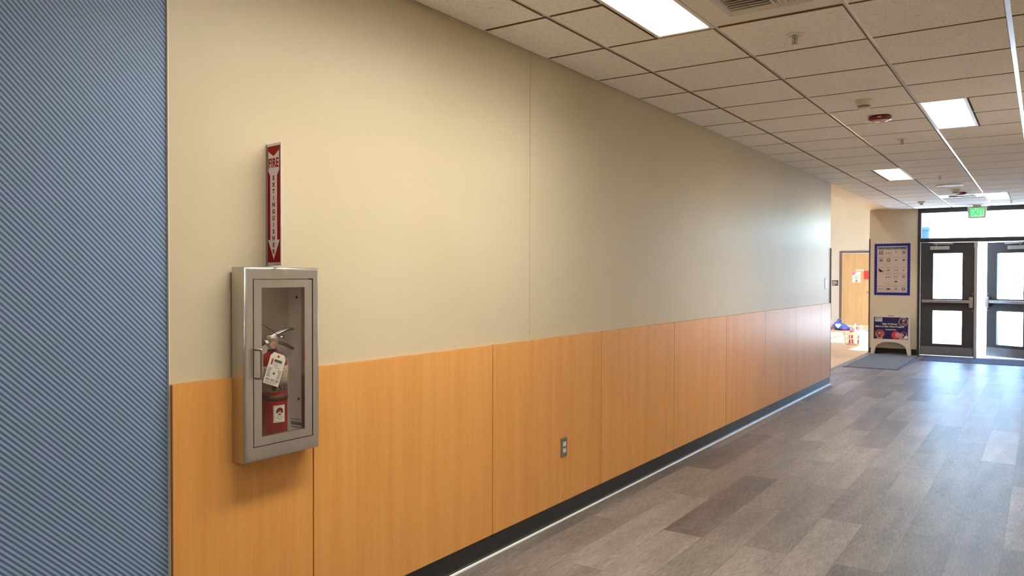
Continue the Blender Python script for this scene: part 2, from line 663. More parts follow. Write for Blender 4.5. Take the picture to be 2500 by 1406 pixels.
# left wall: core, blue ribbed field, beige panels
b = MB(BEIGE)
holed(b, -0.36, -0.012, -9.0, YE, 0.0, 4.3, *HOLE, BEIGE)
wl = b.build('wall_left', kind='structure')
b = MB(BEIGE)
for ya, yb in ((1.477, 3.641), (3.645, YE)):
    holed(b, -0.012, 0.0, ya, yb, 1.094, CZ - 0.001, *HOLE, BEIGE)
b.box(-0.012, -0.004, 3.641, 3.645, 1.094, CZ - 0.001, SEAM)
b.box(-0.012, 0.001, 1.473, 1.477, 1.094, CZ - 0.001, SEAM)
b.build('beige_wall_panel', wl)
b = MB(BLUE)
b.box(-0.0119, -0.008, -2.0, 1.472, 0.0, CZ - 0.001)
b.build('blue_ribbed_panel', wl)
b = MB(BEIGE)
b.box(-0.0119, 0.0, -9.0, -2.0, 0.0, CZ - 0.001)
b.build('beige_wall_panel', wl)

# wood wainscot, one panel after another
joints = [1.479] + [2.0742 + 1.2022 * k for k in range(8)] + [YE]
for i, (ya, yb) in enumerate(zip(joints, joints[1:])):
    b = MB(WOOD)
    g = 0.0034
    holed(b, -0.010, 0.012, ya + (g if i else 0), yb - g, 0.107, 1.093, HOLE[0] - 0.03, HOLE[1] + 0.03, HOLE[2] - 0.03, HOLE[3], WOOD)
    b.box(-0.0119, 0.004, yb - g, yb + g, 0.107, 1.091, DARK)
    if i == 0:
        b.box(-0.0119, 0.0125, 1.4745, 1.4788, 0.107, 1.093, WOODEDGE)
        b.box(-0.0119, 0.006, 1.4725, 1.4744, 0.107, 1.093, SEAM)
    if i == 2:   # pale scratch low on the panel
        pts = [(3.962, 0.108), (3.963, 0.130), (3.969, 0.155), (3.980, 0.180), (3.992, 0.203)]
        for (a0, c0), (a1, c1) in zip(pts, pts[1:]):
            b.poly([(0.0123, a0, c0), (0.0123, a0 + 0.004, c0), (0.0123, a1 + 0.003, c1), (0.0123, a1, c1)], SEAM)
    b.build('trim_%d' % (i + 1), kind='structure')

# cove base
b = MB(BLACK_RUB)
prof = [(-0.012, 0.0), (0.0195, 0.0), (0.017, 0.008), (0.011, 0.016), (0.008, 0.03), (0.007, 0.106), (-0.012, 0.106)]
b.prism(prof, lambda a, c, t: (a, t, c), -9.0, YE, BLACK_RUB)
bl = b.build('baseboard_left', kind='structure')
b = MB(TOE)
b.prism([(0.0186, 0.0), (0.026, 0.0), (0.0245, 0.005), (0.018, 0.0085)], lambda a, c, t: (a, t, c), -9.0, YE, TOE)  # separate pale glossy strip along the foot of the cove base
b.build('pale_toe_edge', bl)

# corner guards at both sides of the opening
b = MB(GUARD)
b.box(-0.375, 0.002, YE - 0.004, YE + 0.004, 0.11, 1.83)
b.box(-0.012, 0.0145, YE - 0.012, YE + 0.004, 0.11, 1.83)
b.build('trim_20', kind='structure')
b = MB(GUARD)
b.box(-0.378, -0.355, YF - 0.004, YF + 0.02, 0.0, 2.16)
b.build('trim_21', kind='structure')

# header and soffit over the opening
b = MB(POSTERWALL)
b.box(-0.36, -0.001, YE, YF, CZ, 4.3)
b.build('wall_header', kind='structure')

# far wall with the poster
b = MB(POSTERWALL)
b.box(-0.37, 0.448, YF, YF + 0.16, 0.0, 4.3)
b.box(0.448, XR, YF, YF + 0.16, 2.705, 4.3)
b.box(2.31, XR, YF, YF + 0.16, 0.0, 2.705)
b.build('wall_far', kind='structure')
b = MB(BLACK_RUB)
b.prism([(-0.0, 0.0), (0.016, 0.0), (0.007, 0.02), (0.006, 0.105), (0.0, 0.105)], lambda a, c, t: (t, YF - a, c), -0.352, 0.446, BLACK_RUB)
b.build('baseboard_far', kind='structure')

# right wall and the wall behind the camera
PALE = mat('pale_bounce_paint', srgb(240, 235, 226), 0.6)  # unseen wall made paler than the left one to bounce more light
b = MB(PALE)
b.box(XR, XR + 0.15, YL, YF + 0.16, 0.0, 4.3)
b.box(XR, XR + 0.15, -9.15, YL, CZ, 4.3)
wr = b.build('wall_right', kind='structure')
b = MB(BLACK_RUB)
b.box(XR - 0.008, XR, YL, YF - 0.01, 0.0, 0.106)
b.build('baseboard_right', kind='structure')
b = MB(BEIGE)
b.box(-0.36, XR + 0.15, -9.15, -9.0, 0.0, 4.3)
b.build('wall_near', kind='structure')
b = MB(EXT_WHITE)
b.box(-0.001, XR + 0.15, -9.15, YF + 0.16, 2.82, 3.0)
b.build('roof', kind='structure')  # unseen slab added to keep sun and sky out above the tiles

# unseen lobby added behind and right of the camera, for fill light
b = MB(SIDE_FLOOR)
b.box(XR + 0.2, 8.0, -9.15, YL + 0.15, -0.10, 0.0)
b.build('floor_added_lobby', kind='structure')
b = MB(PALE)
b.box(XR + 0.15, 8.0, YL, YL + 0.15, 0.0, 4.3)
b.box(XR + 0.15, 8.0, -9.15, -9.0, 0.0, 4.3)
b.box(7.9, 8.05, -9.15, YL + 0.15, 0.0, 4.3)
b.build('wall_added_lobby', kind='structure')
b = MB(EXT_WHITE)
b.box(XR + 0.15, 8.15, -9.15, YL + 0.15, 3.6, 3.8)
b.build('ceiling_added_lobby', kind='structure')
# ceiling: lay-in tiles, tee grid
LIGHTS = [(2, -1), (3, 5), (2, 11), (3, 17), (2, -3), (3, -7), (2, -13)]     # (grid line at the right/left edge, first row)
VENTS = [(2, 0), (2, 17)]
lit = {}
for ln, r in LIGHTS:
    for q in (0, 1):
        lit[(1 if ln == 2 else 3, r + q)] = True
TILE_EDGE = mat('raw_fibre_edge', srgb(128, 106, 84), 0.95, spec=0.1)
tiles = MB(TILE, TILE_EDGE)


def tile(xa, xb, ya, yb):
    g = 0.0125
    zt, zb = CZ + 0.012, CZ - 0.010
    xa, xb = (xa + g if xa > 0.001 else xa + 0.02), (xb - g if xb < XR - 0.001 else xb - 0.02)
    ya, yb = ya + g, yb - g
    c = 0.002
    lo = [tiles.bm.verts.new(p) for p in ((xa + c, ya + c, zb), (xb - c, ya + c, zb), (xb - c, yb - c, zb), (xa + c, yb - c, zb))]
    mid = [tiles.bm.verts.new(p) for p in ((xa, ya, zb + c), (xb, ya, zb + c), (xb, yb, zb + c), (xa, yb, zb + c))]
    hi = [tiles.bm.verts.new(p) for p in ((xa, ya, zt), (xb, ya, zt), (xb, yb, zt), (xa, yb, zt))]
    fs = [tiles.bm.faces.new(lo[::-1])]
    for A, B in ((lo, mid), (mid, hi)):
        for i in range(4):
            fs.append(tiles.bm.faces.new((A[i], A[(i + 1) % 4], B[(i + 1) % 4], B[i])))
            if A is mid:
                fs[-1].material_index = 1
    return fs


rows = range(-20, 22)
for r in rows:
    ya, yb = Y0 + r * T, min(Y0 + (r + 1) * T, YF - 0.03)
    if yb - ya < 0.05:
        continue
    for c in range(5):
        if (c, r) in VENTS:
            continue
        if lit.get((c, r)):
            if c == 1:
                tile(L[1], 0.693, ya, yb)
            else:
                tile(1.912, L[4], ya, yb)
            continue
        tile(L[c], L[c + 1], ya, yb)
ce = tiles.build('ceiling', kind='structure')
g = MB(TEE)
h = 0.0125
for x in L[1:5]:
    g.box(x - h, x + h, -9.0, YF - 0.002, CZ, CZ + 0.004)
for r in rows:
    y = Y0 + r * T
    spans = [(0.0, XR)]
    for ln, r0 in LIGHTS:
        if r == r0 + 1:
            lo, hi = (0.693, 0.998) if ln == 2 else (1.607, 1.912)
            spans = [(0.0, lo), (hi, XR)]
    for a, c in spans:
        g.box(a, c, y - h * 0.8, y + h * 0.8, CZ + 0.0005, CZ + 0.0042)
g.box(0.0, 0.022, -9.0, YE, CZ - 0.001, CZ + 0.003)
g.box(XR - 0.022, XR, -9.0, YF, CZ - 0.001, CZ + 0.003)
g.box(0.0, XR, YF - 0.03, YF - 0.001, CZ - 0.006, CZ + 0.003)
g.build('ceiling_grid', ce)

# side space behind the opening
b = MB(SIDE_FLOOR)
b.box(-7.0, -0.36, 8.0, 24.6, -0.10, 0.0)
b.build('floor_side', kind='structure')
b = MB(STRIP)
b.prism([(-0.40, 0.0), (-0.33, 0.0), (-0.34, 0.006), (-0.39, 0.006)], lambda a, c, t: (a, t, c), YE + 0.01, YF - 0.006, STRIP)
b.build('trim_22', kind='structure')
YB = 24.38
b = MB(CREAM)
b.box(-7.0, -2.60, YB, YB + 0.15, 0.0, 4.3)
b.box(-1.60, -0.36, YB, YB + 0.15, 0.0, 4.3)
b.box(-2.60, -1.60, YB, YB + 0.15, 2.19, 4.3)
b.build('wall_back', kind='structure')
b = MB(CREAM)
b.box(-7.15, -7.0, 8.0, YB + 0.15, 0.0, 4.3)
b.build('wall_side', kind='structure')
b = MB(CREAM)
b.box(-7.0, -0.36, 7.85, 8.0, 0.0, 4.3)
b.build('wall_entry', kind='structure')
b = MB(CREAM)
b.box(-0.36, -0.2, YF + 0.16, YB + 0.15, 0.0, 4.3)
b.build('wall_outer', kind='structure')
# high ceiling; two unseen skylights added to cast the floor sun patches
SK = [(-3.75, -1.45, 17.45, 20.65), (-2.0, -1.45, 15.75, 17.40)]
b = MB(EXT_WHITE)
ys = [7.85, 15.75, 17.40, 17.45, 20.65, YB + 0.15]
b.box(-7.15, -0.2, ys[0], ys[1], 4.3, 4.45)
b.box(-7.15, -2.0, ys[1], ys[2], 4.3, 4.45)
b.box(-1.45, -0.2, ys[1], ys[2], 4.3, 4.45)
b.box(-7.15, -0.2, ys[2], ys[3], 4.3, 4.45)
b.box(-7.15, -3.75, ys[3], ys[4], 4.3, 4.45)
b.box(-1.45, -0.2, ys[3], ys[4], 4.3, 4.45)
b.box(-7.15, -0.2, ys[4], ys[5], 4.3, 4.45)
b.build('ceiling_side', kind='structure')
for k, (xa, xb, ya, yb) in enumerate(SK):
    b = MB(ALU_PAINT)
    for q in ((xa - 0.03, xa + 0.03, ya - 0.03, yb + 0.03), (xb - 0.03, xb + 0.03, ya - 0.03, yb + 0.03), (xa, xb, ya - 0.03, ya + 0.03), (xa, xb, yb - 0.03, yb + 0.03)):
        b.box(*q, 4.45, 4.51)
    if k == 0:
        b.box(-2.96, -2.84, ya, yb, 4.45, 4.51)  # bar added so its shade stripes the sunlit floor
    w = b.build('window_%d' % (k + 2), kind='structure')  # frame of an added skylight, out of view
    b = MB(GLASS)
    b.box(xa + 0.03, xb - 0.03, ya + 0.03, yb - 0.03, 4.475, 4.481)
    b.build('glass_pane', w)

# brown-framed maple door at the back of the side space
b = MB(DOOR_FRAME)
b.box(-2.60, -2.54, YB - 0.03, YB + 0.08, 0.0, 2.19)
b.box(-1.66, -1.60, YB - 0.03, YB + 0.08, 0.0, 2.19)
b.box(-2.54, -1.66, YB - 0.03, YB + 0.08, 2.12, 2.19)
d3 = b.build('door_3', kind='structure')
b = MB(DOOR_WOOD)
b.box(-2.537, -1.663, YB - 0.005, YB + 0.04, 0.01, 2.117, DOOR_WOOD, 0.002, 1)
b.build('leaf', d3)
b = MB(STEEL_DK)
b.cyl((-1.74, YB - 0.005, 1.0), (-1.74, YB - 0.05, 1.0), 0.025)
b.cyl((-1.74, YB - 0.045, 1.0), (-1.86, YB - 0.045, 1.0), 0.010)
b.build('handle', d3)

# ---------------------------------------------------------------- entrance doors
b = MB(BRONZE)
YD0, YD1 = YF - 0.02, YF + 0.10
b.box(0.449, 0.489, YD0, YD1, 0.0, CZ, BRONZE, 0.004, 1)
b.box(2.262, 2.31, YD0, YD1, 0.0, CZ, BRONZE, 0.004, 1)
b.box(0.489, 2.262, YD0, YD1, 2.076, 2.135, BRONZE, 0.004, 1)
b.box(0.489, 2.262, YD0, YD1, 2.625, CZ, BRONZE, 0.004, 1)
b.cyl((0.60, YD0 - 0.001, 2.105), (0.60, YD0 - 0.006, 2.105), 0.012, None, DARK, 12)
fr = b.build('trim_30', kind='structure')
b = MB(ALU_PAINT)
b.box(0.4895, 0.4965, YD0 - 0.004, YD0 + 0.02, 0.0, 2.072)
b.box(0.4965, 2.262, YD0 - 0.004, YD0 + 0.02, 2.068, 2.0755)
b.build('weather_strip', fr)
b = MB(ALU_PAINT)
b.box(1.349, 1.394, YD0 - 0.01, YD1, 0.0, 2.066, ALU_PAINT, 0.004, 1)
b.box(1.343, 1.400, YD0 - 0.025, YD0 + 0.02, 1.97, 2.066, ALU_PAINT, 0.004, 1)
b.build('centre_mullion', fr)
b = MB(ALU)
b.box(0.489, 2.262, YF - 0.03, YF + 0.10, 0.0, 0.012, ALU, 0.003, 1)
b.build('threshold', fr)
b = MB(BRONZE)
for q in ((0.489, 0.502, 2.135, 2.625), (2.249, 2.262, 2.135, 2.625), (0.502, 2.249, 2.135, 2.148), (0.502, 2.249, 2.612, 2.625)):
    b.box(q[0], q[1], YF + 0.005, YF + 0.05, q[2], q[3])
w1 = b.build('window_1', kind='structure')
b = MB(GLASS)
b.box(0.502, 2.249, YF + 0.022, YF + 0.028, 2.148, 2.612)
b.build('glass_pane', w1)


def glazed_leaf(name, w, flip):
    """leaf in local coords: hinge at 0, leaf along +u, faces -Y; flip mirrors for a right-hand hinge"""
    sx = -1 if flip else 1
    rt = MB(DOORPAINT)

    def bx(mb, u0, u1, y0, y1, z0, z1, M=None, bev=0.0):
        a, c = sorted((sx * u0, sx * u1))
        mb.box(a, c, y0, y1, z0, z1, M, bev, 2)
    t0, t1 = -0.0, 0.044
    ga, gb = 0.198, w - 0.178
    bx(rt, 0.0, ga, t0, t1, 0.018, 2.066, DOORPAINT)
    bx(rt, gb, w, t0, t1, 0.018, 2.066, DOORPAINT)
    bx(rt, ga, gb, t0, t1, 0.018, 0.224, DOORPAINT)
    bx(rt, ga, gb, t0, t1, 0.838, 1.044, DOORPAINT)
    bx(rt, ga, gb, t0, t1, 1.878, 2.066, DOORPAINT)
    leaf = rt.build(name, kind='structure')
    for z0, z1 in ((0.224, 0.838), (1.044, 1.878)):
        b = MB(DOORPAINT)
        for q in ((ga - 0.012, ga + 0.006, z0 - 0.012, z1 + 0.012), (gb - 0.006, gb + 0.012, z0 - 0.012, z1 + 0.012), (ga, gb, z0 - 0.012, z0 + 0.006), (ga, gb, z1 - 0.006, z1 + 0.012)):
            bx(b, q[0], q[1], t0 - 0.006, t1 + 0.006, q[2], q[3], DOORPAINT)
        lite = b.build('window_lite', leaf)
        b = MB(GLASS)
        bx(b, ga, gb, 0.019, 0.025, z0, z1, GLASS)
        b.build('glass_pane', lite)
    b = MB(STEEL_DK)
    bx(b, 0.012, w - 0.012, -0.004, 0.0, 0.022, 0.178, STEEL_DK)
    for k in range(6):
        b.cyl((sx * (0.05 + k * (w - 0.1) / 5), -0.004, 0.168), (sx * (0.05 + k * (w - 0.1) / 5), -0.0055, 0.168), 0.005, None, CHROME, 8)
    b.build('kick_plate', leaf)
    b = MB(STEEL)
    bx(b, 0.03, w - 0.07, -0.062, -0.028, 0.975, 1.028, STEEL, 0.006)
    bx(b, 0.03, 0.075, -0.03, 0.0, 0.98, 1.022, STEEL_DK)
    bx(b, w - 0.10, w - 0.075, -0.03, 0.0, 0.98, 1.022, STEEL_DK)
    pb = b.build('push_bar', leaf)
    b = MB(STEEL)
    bx(b, w - 0.075, w - 0.015, -0.075, 0.0, 0.895, 1.085, STEEL, 0.012)
    b.build('latch_case', pb)
    b = MB(DOORPAINT)
    for z in (0.84, 1.14):
        b.cyl((sx * (w - 0.02), 0.0, z), (sx * (w - 0.02), -0.006, z), 0.008, None, ALU, 10)
    b.build('bolt', leaf)
    b = MB(ALU_PAINT)
    bx(b, 0.155, 0.462, -0.055, 0.0, 1.935, 2.002, ALU_PAINT, 0.008)
    cl = b.build('door_closer', leaf)
    b = MB(ALU_PAINT)
    bx(b, 0.21, 0.52, -0.050, -0.024, 2.030, 2.050, ALU_PAINT, 0.006)
    b.cyl((sx * 0.255, -0.03, 1.995), (sx * 0.255, -0.03, 2.034), 0.012, None, STEEL_DK, 12)
    b.build('closer_arm', cl)
    return leaf


ld = glazed_leaf('door_1', 0.850, False)
ld.location = (0.497, YF + 0.004, 0.0)
rd = glazed_leaf('door_2', 0.855, True)
rd.location = (2.258, YF + 0.05, 0.0)
rd.rotation_euler = (0, 0, -math.radians(30))

# ---------------------------------------------------------------- outside
b = MB(CONCRETE)
b.box(-60, 90, YF + 0.16, 160, -0.12, -0.015)
b.build('ground', kind='structure')
b = MB(EXT_WHITE)
b.box(-0.1, 4.6, YF + 0.17, 17.4, 2.683, 3.05)
for k in range(22):
    x = 0.42 + k * 0.111
    b.box(x - 0.014, x + 0.014, 17.20, 17.27, 2.674, 2.6828, INK)
tag(b.build('canopy'), 'white entrance canopy outside the doors with a row of small dark slots', 'canopy')
bd = thing('pillar', 'pale blue grey pillar outside, seen through the left end of the glass over the doors', 'pillar', (-0.11, 22.0, -0.015))
b = MB(EXT_BLUE)
b.box(-0.085, 0.085, 0.0, 0.25, 0.0, 2.62, EXT_BLUE, 0.006, 1)
b.box(-0.03, 0.00, -0.006, 0.0, 0.1, 2.55, EXT_BLUE)
b.build('shaft', bd)
b = MB(EXT_BLUE)
b.box(-0.10, 0.10, -0.015, 0.265, 2.62, 2.70, EXT_BLUE, 0.006, 1)
b.build('cap', bd)

car = thing('car', 'pale car parked far outside, seen through the right door glass', 'car', (0.30, 76.0, -0.015), PI / 2)
b = MB(CAR_BLUE)
prof = [(-1.9, 0.30), (-1.95, 0.62), (-1.2, 0.78), (-0.65, 1.25), (0.75, 1.27), (1.35, 0.85), (1.95, 0.74), (2.0, 0.32)]
b.prism(prof, lambda a, c, t: (a, t, c), -0.85, 0.85, CAR_BLUE)
b.build('body', car)
b = MB(CAR_GLASS)
b.prism([(-1.0, 0.82), (-0.6, 1.18), (0.68, 1.20), (1.15, 0.86)], lambda a, c, t: (a, t, c), -0.865, 0.865, CAR_GLASS)
b.build('window', car)
for x in (-1.25, 1.3):
    for y in (-0.8, 0.8):
        b = MB(TYRE)
        b.cyl((x, y - 0.1, 0.31), (x, y + 0.1, 0.31), 0.31, None, TYRE, 20)
        b.build('wheel', car)
sp = thing('street_sign', 'small teal sign on a post far outside, through the right door glass', 'sign', (1.21, 50.0, -0.015))
b = MB(TEAL)
b.box(-0.10, 0.10, -0.02, 0.0, 1.03, 1.31)
b.build('panel', sp)
b = MB(ALU)
b.cyl((0, 0.02, 0), (0, 0.02, 1.32), 0.025)
b.build('post', sp)

# ================================================================== THINGS ON THE CEILING
def light_fixture(loc, label, LM=LENS):
    t = thing('ceiling_light', label, 'ceiling light', loc, 0, 'recessed corridor light panels')
    w, ln, z = 0.1525, 0.6096, 0.0
    f = MB(WHITE_METAL)
    e = 0.021
    for q in ((-w, -w + e, -ln, ln), (w - e, w, -ln, ln), (-w + e, w - e, -ln, -ln + 0.026), (-w + e, w - e, ln - 0.026, ln)):
        f.box(*q, -0.009, 0.095, WHITE_METAL, 0.002, 1)
    f.box(-w + e, w - e, -ln + 0.02, ln - 0.02, 0.080, 0.095)
    f.build('frame', t)
    for sx in (-1, 1):
        q = MB(LM)
        a, c = sorted((sx * 0.0012, sx * (w - e - 0.001)))
        q.box(a, c, -ln + 0.027, ln - 0.027, 0.008, 0.014)
        q.build('lens', t)
    q = MB(INK_LT)
    q.box(-0.001, 0.001, -ln + 0.027, ln - 0.027, 0.0075, 0.014)
    q.build('lens_seam', t)
    return t


LNAMES = ['long light panel nearest the camera, beside the large air vent',
          'second light panel from the camera, close to the red ceiling alarm',
          'third light panel, in the tiles left of the far sprinkler and speaker',
          'farthest light panel, just before the exit sign',
          'light panel end to end with the nearest one, above the steel cabinet',
          'light panel behind the camera at the same line as the second',
          'light panel well behind the camera near the corridor end']
base = dim = None
for i, ((ln, r), nm) in enumerate(zip(LIGHTS, LNAMES)):
    x = (0.693 + 0.998) / 2 if ln == 2 else (1.607 + 1.912) / 2
    loc = (x, Y0 + (r + 1) * T, CZ)
    if base is None:
        base = light_fixture(loc, nm)
    elif i == 1:
        light_fixture(loc, nm, LENS_MID)
    elif i in (2, 3):      # the two panels near the doors are set weaker to keep the far wall darker
        if dim is None:
            dim = light_fixture(loc, nm, LENS_FAR)
        else:
            dup(dim, loc, nm)
    else:
        dup(base, loc, nm)


for x, y, nm in ((-1.45, 13.6, 'added light panel high in the ceiling of the side space'), (-1.45, 12.1, 'added light panel high in the side space, nearest the end of the beige wall')):
    dup(base, (x, y, 4.255), nm)  # panels added in the side space to brighten the poster wall
for x, y, nm in ((4.1, 0.2, 'added fill light panel in the lobby ceiling to the right of the camera'), (4.1, -2.4, 'added fill light panel in the lobby ceiling behind the camera, nearer the hall')):
    dup(base, (x, y, 3.555), nm)  # panels added in the unseen lobby as fill for the near walls


def air_vent(loc, label):
    t = thing('air_vent', label, 'vent', loc, 0, 'square ceiling air vents')
    h = T / 2
    ih = 0.190
    b = MB(WHITE_METAL)
    for q in ((-h + 0.003, -ih, -h + 0.003, h - 0.016), (ih, h - 0.003, -h + 0.003, h - 0.016), (-ih, ih, -h + 0.003, -ih), (-ih, ih, ih, h - 0.016)):
        b.box(*q, -0.005, 0.004)
    b.build('frame', t)
    b = MB(WHITE_METAL)
    c = ih - 0.035
    for A in (0, 1, 2, 3):
        P = [(-ih, -ih, -0.004), (ih, -ih, -0.004), (ih, ih, -0.004), (-ih, ih, -0.004)]
        Q = [(-c, -c, 0.055), (c, -c, 0.055), (c, c, 0.055), (-c, c, 0.055)]
        k = (A + 1) % 4
        b.poly([P[A], P[k], Q[k], Q[A]])
    b.poly([(-c, -c, 0.055), (-c, c, 0.055), (c, c, 0.055), (c, -c, 0.055)], INK)
    b.build('throat', t)
    for k in range(11):
        y = -ih + 0.03 + k * 0.032
        b = MB(WHITE_METAL)
        vs = b.box(-0.17, 0.012, y - 0.011, y + 0.011, 0.004, 0.0055)
        b.xf(vs, Matrix.Translation((0, y, 0.012)) @ Matrix.Rotation(math.radians(35), 4, 'X') @ Matrix.Translation((0, -y, -0.005)))
        b.build('slat', t)
    for k in range(6):
        x = 0.034 + k * 0.027
        b = MB(WHITE_METAL)
        b.box(x - 0.0035, x + 0.0035, -0.17, 0.165, 0.0, 0.022)
        b.build('blade', t)
    return t


v0 = air_vent((1.3025, Y0 + T / 2, CZ), 'large square white air vent in the ceiling beside the nearest light panel')
dup(v0, (1.3025, Y0 + 17.5 * T, CZ), 'far white air vent in the ceiling behind the second red alarm')


def sprinkler(loc, label):
    t = thing('sprinkler', label, 'sprinkler', loc, 0, 'ceiling sprinkler heads')
    b = MB(WHITE_METAL)
    b.lathe([(0.042, 0.0), (0.042, -0.004), (0.036, -0.008), (0.026, -0.008), (0.024, -0.003)], (0, 0, 0), WHITE_METAL, 28)
    b.build('escutcheon', t)
    b = MB(STEEL_DK)
    b.cyl((0, 0, 0.01), (0, 0, -0.02), 0.011, 0.009, STEEL_DK, 14)
    for s in (-1, 1):
        b.tube([(s * 0.008, 0, -0.016), (s * 0.012, 0, -0.030), (s * 0.004, 0, -0.046)], 0.0025, STEEL_DK, 6, 3)
    b.cyl((0, 0, -0.02), (0, 0, -0.046), 0.0045, 0.0035, STEEL_DK, 10)
    b.cyl((0, 0, -0.046), (0, 0, -0.050), 0.016, 0.013, STEEL_DK, 16)
    b.build('head', t)
    return t


ZT = CZ - 0.010
s0 = sprinkler((1.303, 4.12, ZT), 'sprinkler head nearest the camera, in the tile past the large vent')
dup(s0, (1.303, 7.77, ZT), 'sprinkler head in the tiles just beyond the red alarm beside the second light')
dup(s0, (1.30, 10.88, ZT), 'sprinkler head before the round white ceiling speaker')
dup(s0, (1.92, 15.0, ZT), 'farthest sprinkler head, beyond the last light panel')


def smoke_detector(loc, label):
    t = thing('smoke_detector', label, 'smoke detector', loc, 0, 'ceiling smoke detectors')
    b = MB(IVORY)
    b.lathe([(0.058, 0.0), (0.058, -0.006), (0.053, -0.012), (0.050, -0.034), (0.044, -0.040)], (0, 0, 0), IVORY, 32)
    b.build('base', t)
    b = MB(INK)
    b.lathe([(0.040, -0.040), (0.040, -0.045)], (0, 0, 0), INK, 28)
    b.lathe([(0.038, -0.048), (0.038, -0.052)], (0, 0, 0), INK, 28)
    b.build('vent_slots', t)
    b = MB(IVORY)
    b.lathe([(0.043, -0.045), (0.043, -0.048)], (0, 0, 0), IVORY, 28)
    b.lathe([(0.041, -0.052), (0.040, -0.057), (0.030, -0.061), (0.001, -0.062)], (0, 0, 0), IVORY, 28)
    b.build('cap', t)
    return t


d0 = smoke_detector((1.311, 5.93, ZT), 'ivory smoke detector nearer the camera, in front of the first red alarm')
dup(d0, (1.325, 12.72, ZT), 'far ivory smoke detector, overlapping the second red alarm')


def alarm(loc, label):
    t = thing('strobe_alarm', label, 'fire alarm', loc, 0, 'red ceiling fire alarms')
    b = MB(ALARM_RED)
    vs = b.lathe([(0.070, 0.0), (0.082, -0.008), (0.083, -0.02), (0.078, -0.030), (0.058, -0.034)], (0, 0, 0), ALARM_RED, 36)
    b.build('housing', t)
    b = MB(LILAC)
    b.lathe([(0.060, -0.032), (0.054, -0.040), (0.036, -0.045), (0.001, -0.047)], (0, 0, 0), LILAC, 32)
    b.build('lens', t)
    b = MB(LILAC)
    vs = b.box(-0.014, 0.014, -0.0855, -0.080, -0.025, -0.014, LILAC)
    b.xf(vs, Matrix.Rotation(math.radians(5), 4, 'Z'))
    b.build('label_plate', t)
    return t


a0 = alarm((1.312, 6.58, ZT), 'red round ceiling alarm nearer the camera, beside the second light panel')
dup(a0, (1.345, 13.20, ZT), 'second red ceiling alarm, in front of the far air vent')

t = thing('ceiling_speaker', 'round flat white ceiling speaker beyond the third light panel', 'speaker', (1.30, 12.06, ZT))
b = MB(WHITE)
b.lathe([(0.165, 0.0), (0.165, -0.010), (0.158, -0.014), (0.146, -0.014), (0.144, -0.010)], (0, 0, 0), WHITE, 40)
b.build('rim', t)
b = MB(SPK_W)
b.lathe([(0.145, -0.009), (0.10, -0.012), (0.001, -0.013)], (0, 0, 0), SPK_W, 36)
b.build('grille', t)

t = thing('ceiling_sensor', 'small cone shaped white sensor with dark tip on the ceiling near the far wall', 'sensor', (0.69, 14.45, ZT))
b = MB(WHITE)
b.lathe([(0.062, 0.0), (0.062, -0.012), (0.050, -0.024), (0.030, -0.042)], (0, 0, 0), WHITE, 28)
b.build('base', t)
b = MB(BRONZE)
b.lathe([(0.029, -0.040), (0.022, -0.052), (0.001, -0.058)], (0, 0, 0), BRONZE, 24)
b.build('dome', t)

# exit sign
t = thing('exit_sign', 'lit green EXIT sign hanging from the ceiling before the entrance doors', 'exit sign', (1.397, 15.75, CZ))
b = MB(IVORY)
b.box(-0.062, 0.062, -0.045, 0.045, -0.032, 0.0, IVORY, 0.006, 2)
b.build('ceiling_mount', t)
b = MB(WHITE_METAL)
zt, zb = -0.030, -0.232
b.prism([(-0.146, zt), (0.146, zt), (0.128, zb), (-0.128, zb)], lambda a, c, q: (a, q, c), -0.024, 0.024, WHITE_METAL)
b.build('housing', t)
b = MB(GREEN_SIGN)
b.prism([(-0.110, -0.060), (0.110, -0.060), (0.100, -0.208), (-0.100, -0.208)], lambda a, c, q: (a, q, c), -0.027, -0.0235, GREEN_SIGN)
b.text('EXIT', 0.165, lambda a, c: (a, -0.0278, -0.134 + c), GREEN_LET, 0.004, 0.66)
b.build('lit_panel', t)

# ================================================================== THINGS ON THE LEFT WALL
# recessed extinguisher cabinet
CY0, CY1, CZ0, CZ1 = 1.705, 2.043, 0.797, 1.483
t = thing('extinguisher_cabinet', 'brushed steel fire extinguisher cabinet with a glass door on the left wall', 'cabinet', (0.0, (CY0 + CY1) / 2, CZ0))
oc = t.location.copy()
b = MB(STEEL)
FX = 0.083
DY0, DY1, DZ0, DZ1 = 1.740, 2.011, 0.847, 1.442
# rolled frame: profile swept around the rectangle
outer = [(0.0125, 0.0), (0.073, 0.0), (0.0785, 0.0018), (0.0818, 0.0055), (FX, 0.011)]
rings = []
for x, ins in outer:
    rings.append([(x, CY0 + ins, CZ0 + ins), (x, CY1 - ins, CZ0 + ins), (x, CY1 - ins, CZ1 - ins), (x, CY0 + ins, CZ1 - ins)])
rings.append([(FX, DY0, DZ0), (FX, DY1, DZ0), (FX, DY1, DZ1), (FX, DY0, DZ1)])
rings.append([(0.050, DY0, DZ0), (0.050, DY1, DZ0), (0.050, DY1, DZ1), (0.050, DY0, DZ1)])
vr = [[b.bm.verts.new(p) for p in r] for r in rings]
for k, (A, B) in enumerate(zip(vr, vr[1:])):
    fs = [b.bm.faces.new((A[i], A[(i + 1) % 4], B[(i + 1) % 4], B[i])) for i in range(4)]
    b._set(fs, DARK if k == len(vr) - 2 else STEEL, 0 < k < 4)
bmesh.ops.recalc_face_normals(b.bm, faces=list(b.bm.faces))
b.build('frame', t, oc)
b = MB(STEEL)
g = 0.0028
GY0, GY1, GZ0, GZ1 = 1.776, 1.970, 0.880, 1.410
